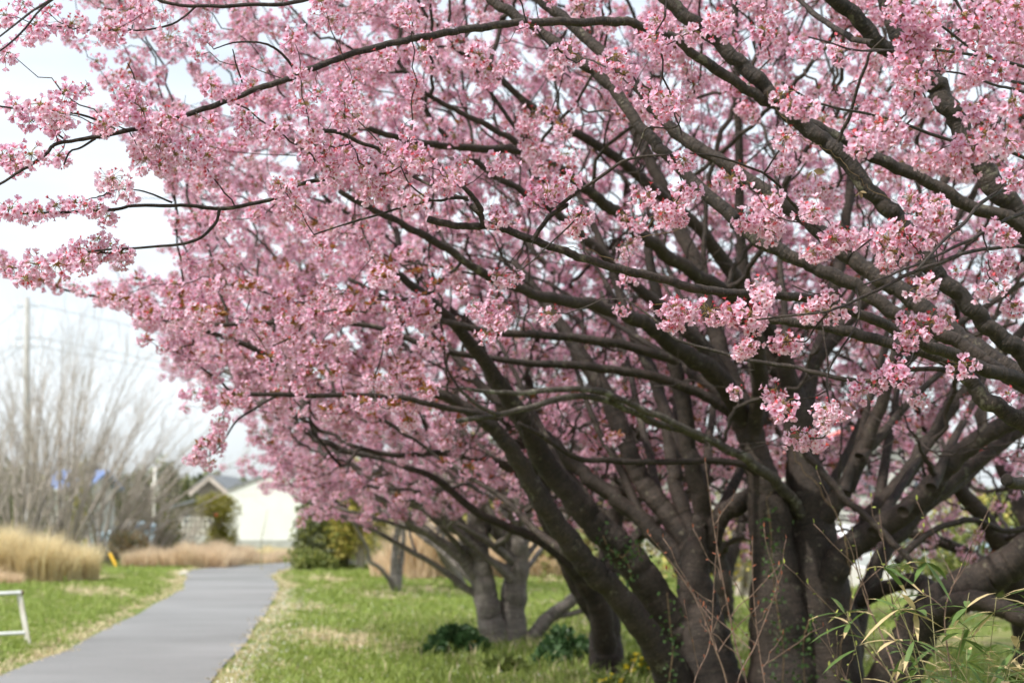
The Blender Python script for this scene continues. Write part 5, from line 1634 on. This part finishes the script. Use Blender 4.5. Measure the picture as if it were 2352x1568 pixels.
# ================================================================== BARE WINTER TREES
def bare(name, base, h, rad, stems, n, label, seed, lean=(0, 0), mat='bare_bark'):
    """many arching limbs from one foot, each feathering into fine upswept twigs"""
    rg = np.random.default_rng(seed)
    bx, by = base
    root = empty(name, (bx, by, 0), label, 'tree', 'bare winter trees by the side path')
    tw = Tubes()
    n_main = stems * 3
    per = max(4, n // n_main)
    for k in range(n_main):
        a = k * 2.399963 + rg.random() * 0.5
        sp_ = math.sqrt((k + 0.5) / n_main)
        out = np.array([math.cos(a) * rad * sp_, math.sin(a) * rad * sp_ * 0.8, 0])
        hh = h * (1.02 - 0.45 * sp_ ** 2) * (0.82 + 0.2 * rg.random())
        s0 = np.array([bx + math.cos(a) * 0.12, by + math.sin(a) * 0.12, -0.05])
        ln = np.array([lean[0], lean[1], 0])
        e = np.array([bx, by, hh]) + out + ln
        m1 = s0 + (out + ln) * 0.28 + [0, 0, hh * 0.36]
        m2 = s0 + (out + ln) * 0.62 + [0, 0, hh * 0.72]
        c = catmull(np.c_[np.array([s0, m1, m2, e]), np.array([0.09, 0.05, 0.024, 0.005]) * (0.6 + 0.5 * rg.random())], 6)
        c[1:, :3] += np.cumsum(rg.normal(size=(len(c) - 1, 3)), axis=0) * 0.022
        if k < stems:
            t = Tubes(); t.add(c[:, :3], c[:, 3], 7)
            t.build('trunk' if k == 0 else 'limb', M[mat], root)
        else:
            tw.add(c[:, :3], c[:, 3], 5, False)
        for q in range(per):
            i = rg.integers(5, len(c) - 1)
            up = c[i + 1, :3] - c[i - 1, :3]
            up /= np.linalg.norm(up)
            d = up + rg.normal(size=3) * 0.42 + np.array([0, 0, 0.15])
            d /= np.linalg.norm(d)
            L = h * (0.10 + 0.16 * rg.random())
            e1 = c[i, :3] + d * L
            tw.add(catmull(np.array([c[i, :3], c[i, :3] + d * L * 0.5 + rg.normal(size=3) * 0.04, e1 + [0, 0, 0.1 * L]]), 3), np.linspace(max(0.005, c[i, 3] * 0.45), 0.0035, 7), 3, False)
            for w in range(3):
                f = 0.3 + 0.6 * rg.random()
                b0 = c[i, :3] + d * L * f
                d2 = d + rg.normal(size=3) * 0.5 + np.array([0, 0, 0.2])
                d2 /= np.linalg.norm(d2)
                tw.add(np.array([b0, b0 + d2 * L * 0.25 + rg.normal(size=3) * 0.015, b0 + d2 * L * 0.5]), np.array([0.0045, 0.004, 0.003]), 3, False)
    tw.build('twigs', M[mat], root)['kind'] = 'stuff'
bt = lambda x, d: (P(x, 1250, d)[0], d)
bare('bare_tree', bt(50, 57), 8.3, 4.0, 8, 340, 'bare grey tree in front of the utility pole', 11)
bare('bare_tree', bt(140, 60), 9.2, 4.6, 8, 380, 'tallest bare tree with a fan of pale branches', 12, lean=(0.5, 0))
bare('bare_tree', bt(-60, 55), 6.8, 2.8, 7, 260, 'bare tree at the far end of the railing', 13)
bare('bare_tree', bt(230, 62), 6.0, 4.2, 8, 340, 'low spreading bare tree leaning towards the lamp post', 14, lean=(2.2, 0))
bare('bare_tree', bt(340, 63), 2.9, 1.7, 5, 160, 'short twiggy bare shrub in the tan reeds', 15, lean=(0.4, 0))
bare('bare_tree', bt(395, 66), 2.2, 1.3, 5, 110, 'small leaning bare shrub beside the dark rounded bush', 16, lean=(1.0, 0))

# ================================================================== POLE, GUYS, LAMP
def pole():
    b = P(62, 1250, 66); b[2] = 0
    top = P(62, 683, 66)
    root = empty('utility_pole', b, 'pale concrete utility pole rising above the bare trees', 'pole')
    def tube(nm, a, c, r0, r1, mat, sides=10):
        t = Tubes(); t.add(np.array([a, (np.asarray(a) + c) / 2, c]), np.array([r0, (r0 + r1) / 2, r1]), sides)
        return t.build(nm, M[mat], root)
    tube('shaft', b + [0, 0, -0.2], top, 0.16, 0.10, 'pole', 14)
    for k, z in enumerate((0.35, 1.6, 1.95)):
        tube('crossarm', top + [-0.5, 0, -z], top + [0.5, 0, -z], 0.025, 0.025, 'grey_metal', 8)
        for s in (-0.45, 0.0, 0.45):
            tube('insulator', top + [s, 0, -z], top + [s, 0, -z + 0.16], 0.03, 0.02, 'white_wall', 8)
    # guy wires, each with its yellow guard near the ground
    for gx, gy, at_z, g0_, g1_ in ((270, 1305, 6.2, 0.05, 1.0), (322, 1293, 7.4, 0.7, 1.9)):
        a = G(gx, gy)
        c = np.array([b[0], b[1], at_z])
        w = tube('guy_wire', a, c, 0.012, 0.012, 'wire', 5)
        u = (c - a) / np.linalg.norm(c - a)
        tube('yellow_guard', a + u * g0_, a + u * g1_, 0.05, 0.05, 'yellow_plastic', 8)
    # line running off along the path
    for k, dz in enumerate((0.35, 1.6, 1.95)):
        for e in (np.array([-30, 80, top[2] - 1]), np.array([26, 150, top[2] - 1.5])):
            p0 = top + [0.0, 0, -dz + 0.15]
            n = 14
            tt = np.linspace(0, 1, n)[:, None]
            L = p0 * (1 - tt) + (e - [0, 0, dz]) * tt - np.array([0, 0, 1.0]) * (4 * tt * (1 - tt)) * 0.9
            t = Tubes(); t.add(L, np.full(n, 0.012), 4, False); t.build('power_line', M['wire'], root)
pole()
def lamp(x, yt, d, label):
    top = P(x, yt, d)
    b = np.array([top[0], top[1], 0])
    root = empty('lamp_post', b, label, 'lamp post')
    t = Tubes(); t.add(np.array([b, (b + top) / 2, top]), np.array([0.09, 0.08, 0.07]), 10); t.build('post', M['white_metal'], root)
    q = P(x + 1, 1121, d)
    t = Tubes(); t.add(np.array([q + [0, -0.1, 0.45], q + [0, -0.1, 0.25], q + [0, -0.1, 0.0], q + [0, -0.1, -0.35], q + [0, -0.1, -0.5]]), np.array([0.08, 0.2, 0.26, 0.22, 0.08]), 12)
    t.build('transformer', M['white_metal'], root)
lamp(356, 1072, 105, 'white post with a swollen white fitting beside the dark evergreens')

# ================================================================== BUILDINGS
def gable(name, x0, x1, d, depth, y_eave, y_ridge, wall, roof, label, ridge_x=None, plinth=0.0, over=0.35, trim=None, windows=()):
    """house whose gable end faces the camera: wall from picture x0..x1 at distance d"""
    a = P(x0, y_eave, d); b = P(x1, y_eave, d)
    rx = (a[0] + b[0]) / 2 if ridge_x is None else P(ridge_x, y_ridge, d)[0]
    rz = P(x0, y_ridge, d)[2]
    ez = a[2]
    root = empty(name, ((a[0] + b[0]) / 2, d + depth / 2, 0), label, 'building')
    z0 = plinth
    V = [(a[0], d, z0), (b[0], d, z0), (b[0], d, ez), (rx, d, rz), (a[0], d, ez)]
    V += [(x, y + depth, z) for x, y, z in V]
    f = [(0, 1, 2, 3, 4), (5, 9, 8, 7, 6), (0, 5, 6, 1), (1, 6, 7, 2), (0, 4, 9, 5), (2, 7, 8, 3), (3, 8, 9, 4)]
    mesh_obj('wall', V, f, M[wall], root, smooth=False)
    if plinth:
        box('foundation', (a[0] - 0.04, d - 0.04, -0.1), (b[0] + 0.04, d + depth + 0.04, plinth + 0.01), M['concrete'], root)
    t = 0.14
    for nm, (p0x, p0z), (p1x, p1z) in (('roof', (a[0], ez), (rx, rz)), ('roof', (b[0], ez), (rx, rz))):
        ux, uz = p0x - p1x, p0z - p1z
        ln = math.hypot(ux, uz)
        ex, ez2 = p0x + ux / ln * over, p0z + uz / ln * over
        sgn = 0.01
        V = []
        for yy in (d - over, d + depth + over):
            V += [(ex, yy, ez2 + sgn), (p1x, yy, p1z + sgn), (p1x, yy, p1z + t + sgn), (ex, yy, ez2 + t + sgn)]
        f = [(0, 1, 2, 3), (4, 7, 6, 5), (0, 4, 5, 1), (1, 5, 6, 2), (2, 6, 7, 3), (3, 7, 4, 0)]
        mesh_obj(nm, V, f, M[roof], root, smooth=False)
        if trim:
            V = []
            for yy in (d - over - 0.05, d - over + 0.0):
                V += [(ex, yy, ez2 - 0.30), (p1x, yy, p1z - 0.30), (p1x, yy, p1z + 0.02), (ex, yy, ez2 + 0.02)]
            mesh_obj('bargeboard', V, f, M[trim], root, smooth=False)
    for (wx0, wx1, wy0, wy1) in windows:
        p, q = P(wx0, wy1, d), P(wx1, wy0, d)
        w = box('window', (p[0] - 0.05, d - 0.06, p[2] - 0.05), (q[0] + 0.05, d - 0.01, q[2] + 0.05), M['grey_metal'], root)
        box('pane', (p[0], d - 0.075, p[2]), (q[0], d - 0.055, q[2]), M['glass'], w)
    return root
gable('white_building', 523, 760, 86, 12, 1126, 1086, 'white_wall', 'grey_roof', 'plain white building with a gable end facing the path', ridge_x=632, plinth=0.55, over=0.06)
gable('beige_house', 455, 512, 112, 10, 1116, 1092, 'beige_wall', 'grey_roof', 'two storey beige house with a grey tiled roof behind the white building', over=0.6, trim='cream_trim')
gable('grey_roofed_house', 400, 512, 108, 9, 1166, 1150, 'beige_wall', 'grey_roof', 'low house with a grey roof in front of the beige gable', over=0.7, windows=((420, 436, 1184, 1208), (480, 496, 1184, 1208)))
def side_house(x0, x1, d, depth, y_eave, y_ridge, wall, roof, label):
    """house whose roof slope faces the camera"""
    a, b = P(x0, y_eave, d), P(x1, y_eave, d)
    rz = P(x0, y_ridge, d + depth / 2)[2]
    root = empty('blue_roofed_house', ((a[0] + b[0]) / 2, d + depth / 2, 0), label, 'building')
    V = [(a[0], d, 0), (b[0], d, 0), (b[0], d + depth, 0), (a[0], d + depth, 0), (a[0], d, a[2]), (b[0], d, a[2]), (b[0], d + depth, a[2]), (a[0], d + depth, a[2]), (a[0], d + depth / 2, rz - 0.12), (b[0], d + depth / 2, rz - 0.12)]
    mesh_obj('wall', V, [(0, 1, 5, 4), (2, 3, 7, 6), (1, 2, 6, 9, 5), (3, 0, 4, 8, 7)], M[wall], root, smooth=False)
    for y0 in (d - 0.5, d + depth + 0.5):
        V = [(a[0] - 0.5, y0, a[2] - 0.15), (b[0] + 0.5, y0, a[2] - 0.15), (b[0] + 0.5, d + depth / 2, rz), (a[0] - 0.5, d + depth / 2, rz)]
        V += [(x, y, z + 0.14) for x, y, z in V]
        mesh_obj('roof', V, [(0, 1, 2, 3), (7, 6, 5, 4), (0, 4, 5, 1), (1, 5, 6, 2), (2, 6, 7, 3), (3, 7, 4, 0)], M[roof], root, smooth=False)
    box('gutter', (a[0] - 0.5, d - 0.62, a[2] - 0.22), (b[0] + 0.5, d - 0.51, a[2] - 0.10), M['white_wall'], root)
    p, q = P(150, 1170, d), P(165, 1145, d)
    w = box('window', (p[0] - 0.05, d - 0.06, p[2] - 0.05), (q[0] + 0.05, d - 0.01, q[2] + 0.05), M['grey_metal'], root)
    box('pane', (p[0], d - 0.075, p[2]), (q[0], d - 0.055, q[2]), M['glass'], w)
side_house(112, 190, 98, 8, 1118, 1084, 'pale_wall', 'blue_roof', 'pale house with a bright blue roof behind the bare trees')
# low garden wall and fence in front of the houses
w0, w1 = P(365, 1250, 90), P(530, 1250, 90)
tag(box('garden_wall', (w0[0] - 8, 90, -0.05), (w1[0], 90.25, 0.75), M['concrete'], None, 0.02), 'low concrete wall in front of the grey roofed house', 'wall')
def fence():
    root = empty('fence', (w0[0], 90.1, 0), 'thin white metal fence on top of the low wall', 'fence')
    n = 16
    for i in range(n):
        x = w0[0] + (w1[0] - w0[0]) * i / (n - 1)
        box('post', (x - 0.03, 90.09, 0.74), (x + 0.03, 90.15, 1.7), M['white_metal'], root)
    for z in (0.95, 1.3, 1.62):
        box('rail', (w0[0], 90.085, z), (w1[0], 90.083 + 0.02, z + 0.05), M['white_metal'], root)
fence()
# yellow-green leafy pillar seen through the bare branches
yp = P(184, 1250, 74)
leafy('climbing_shrub', (yp[0], yp[1], 2.1), (0.55, 0.4, 2.0), 2200, 0.16, ['thicket_yellow', 'spring_green'], 'upright yellow green leafy column seen through bare branches', 'shrub', lumps=12, weights=[0.6, 0.4])
# a pale car parked beyond the reeds
def car(x, y, d, length, paint, label, heading=0.0):
    c = P(x, y, d); c[2] = 0
    root = empty('parked_car', c, label, 'car', 'cars parked beyond the reeds and trees')
    prof = [(-.5, .28), (-.49, .55), (-.40, .62), (-.22, .66), (-.10, .98), (.02, 1.02), (.26, 1.0), (.42, .72), (.49, .66), (.5, .30)]
    L, W, Hh = length, 0.84, 1.45
    V, f = [], []
    ca, sa = math.cos(heading), math.sin(heading)
    def put(px, py, pz):
        return (c[0] + px * ca - py * sa, c[1] + px * sa + py * ca, pz)
    for s in (-1, 1):
        for px, pz in prof:
            inset = 0.78 if pz > 0.7 else 1.0
            V.append(put(px * L, s * W * inset, pz * Hh))
    n = len(prof)
    f = [tuple(range(n - 1, -1, -1)), tuple(range(n, 2 * n))] + [(i, i + 1, n + i + 1, n + i) for i in range(n - 1)] + [(n - 1, 0, n, 2 * n - 1)]
    body = mesh_obj('body', V, f, M[paint], root, smooth=False)
    bv = body.modifiers.new('bevel', 'BEVEL'); bv.width = 0.05; bv.segments = 2
    for s in (-1, 1):
        q = [(-.17, .70), (-.09, .94), (.25, .94), (.36, .73)]
        V = [put(px * L, s * W * (0.80 + (0.94 - pz) * 0.72), pz * Hh) for px, pz in q] + [put(px * L, s * W * (0.80 + (0.94 - pz) * 0.72) + s * 0.03, pz * Hh) for px, pz in q]
        mesh_obj('window', V, [(0, 1, 2, 3), (7, 6, 5, 4), (0, 4, 5, 1), (1, 5, 6, 2), (2, 6, 7, 3), (3, 7, 4, 0)], M['glass'], root, smooth=False)
        for px in (-.31, .31):
            t = Tubes()
            a = np.array(put(px * L, s * (W - 0.16), 0.30)); b_ = np.array(put(px * L, s * (W + 0.02), 0.30))
            t.add(np.array([a, b_]), np.array([0.31, 0.31]), 18)
            wh = t.build('wheel', M['rubber'], root)
            t = Tubes(); t.add(np.array([b_ - (b_ - a) * 0.1, b_ + (b_ - a) * 0.06]), np.array([0.2, 0.19]), 14)
            t.build('rim', M['grey_metal'], wh)
car(300, 1240, 84, 4.2, 'car_blue', 'pale blue car parked behind the short bare shrubs')
car(1960, 1240, 44, 4.3, 'car_white', 'white car seen through the stems on the road', 0.3)
car(2330, 1240, 34, 4.3, 'car_blue', 'blue grey car on the road beyond the bamboo grass', 1.4)
# beyond the road, glimpsed through the stems
gable('pale_house', 1880, 2240, 62, 9, 1030, 960, 'pale_wall', 'red_paint', 'white house with a red roof glimpsed through the stems', over=0.5, windows=((1950, 2000, 1080, 1130), (2100, 2150, 1080, 1130)))
gable('pale_house', 1480, 1760, 75, 9, 1080, 1020, 'pale_wall', 'grey_roof', 'pale house with a grey roof behind the fan of stems', over=0.5, windows=((1540, 1570, 1120, 1150),))
tag(box('roadside_wall', (8.2, 33, -0.05), (8.5, 60, 0.5), M['pale_wall'], None, 0.02), 'low pale wall along the road behind the stems', 'wall')
HG = 'hedges beyond the cherry row'
leafy('hedge_shrub', (4.8, 36, 0.9), (1.6, 1.0, 1.1), 1800, 0.14, ['thicket_yellow', 'spring_green'], 'yellow green shrub glimpsed between the two groups of stems', 'shrub', HG, lumps=9, weights=[0.5, 0.5])
leafy('hedge_shrub', (8.0, 30, 0.8), (1.6, 1.0, 1.0), 1800, 0.14, ['spring_green', 'hedge'], 'green shrub behind the low spreading limb', 'shrub', HG, lumps=9, weights=[0.5, 0.5])
leafy('hedge_shrub', (10.5, 38, 1.0), (2.0, 1.0, 1.3), 1800, 0.16, ['hedge', 'thicket_yellow'], 'olive shrub by the road beyond the bamboo grass', 'shrub', HG, lumps=9, weights=[0.5, 0.5])
leafy('hedge_shrub', (2.4, 44, 1.2), (2.2, 1.2, 1.5), 2200, 0.16, ['hedge', 'brown_dead'], 'brownish shrub behind the single trunk', 'shrub', HG, lumps=10, weights=[0.4, 0.6])
leafy('hedge_shrub', (13.5, 27, 0.9), (1.8, 1.2, 1.1), 1600, 0.14, ['evergreen', 'spring_green'], 'dark green shrub at the edge of the road', 'shrub', HG, lumps=9, weights=[0.5, 0.5])
# far wood closing the horizon
def wood():
    c = Cards()
    n = 22000
    a = rng.uniform(-1.25, 1.25, n)
    R = 210 + rng.random(n) * 30
    x, y = np.sin(a) * R, np.cos(a) * R
    h = 5.5 + 2.5 * np.sin(a * 23) * np.sin(a * 7.3 + 1) + 1.5 * np.sin(a * 61)
    p = np.stack([x, y, np.maximum(0.1, h) * rng.random(n) ** 0.7], 1)
    leaves(c, p, rand_dirs(n), 1.5 + rng.random(n), 1.2, 0)
    tag(c.build('far_wood', [M['evergreen']]), 'distant line of dark trees along the horizon', 'wood', kind='stuff')
wood()
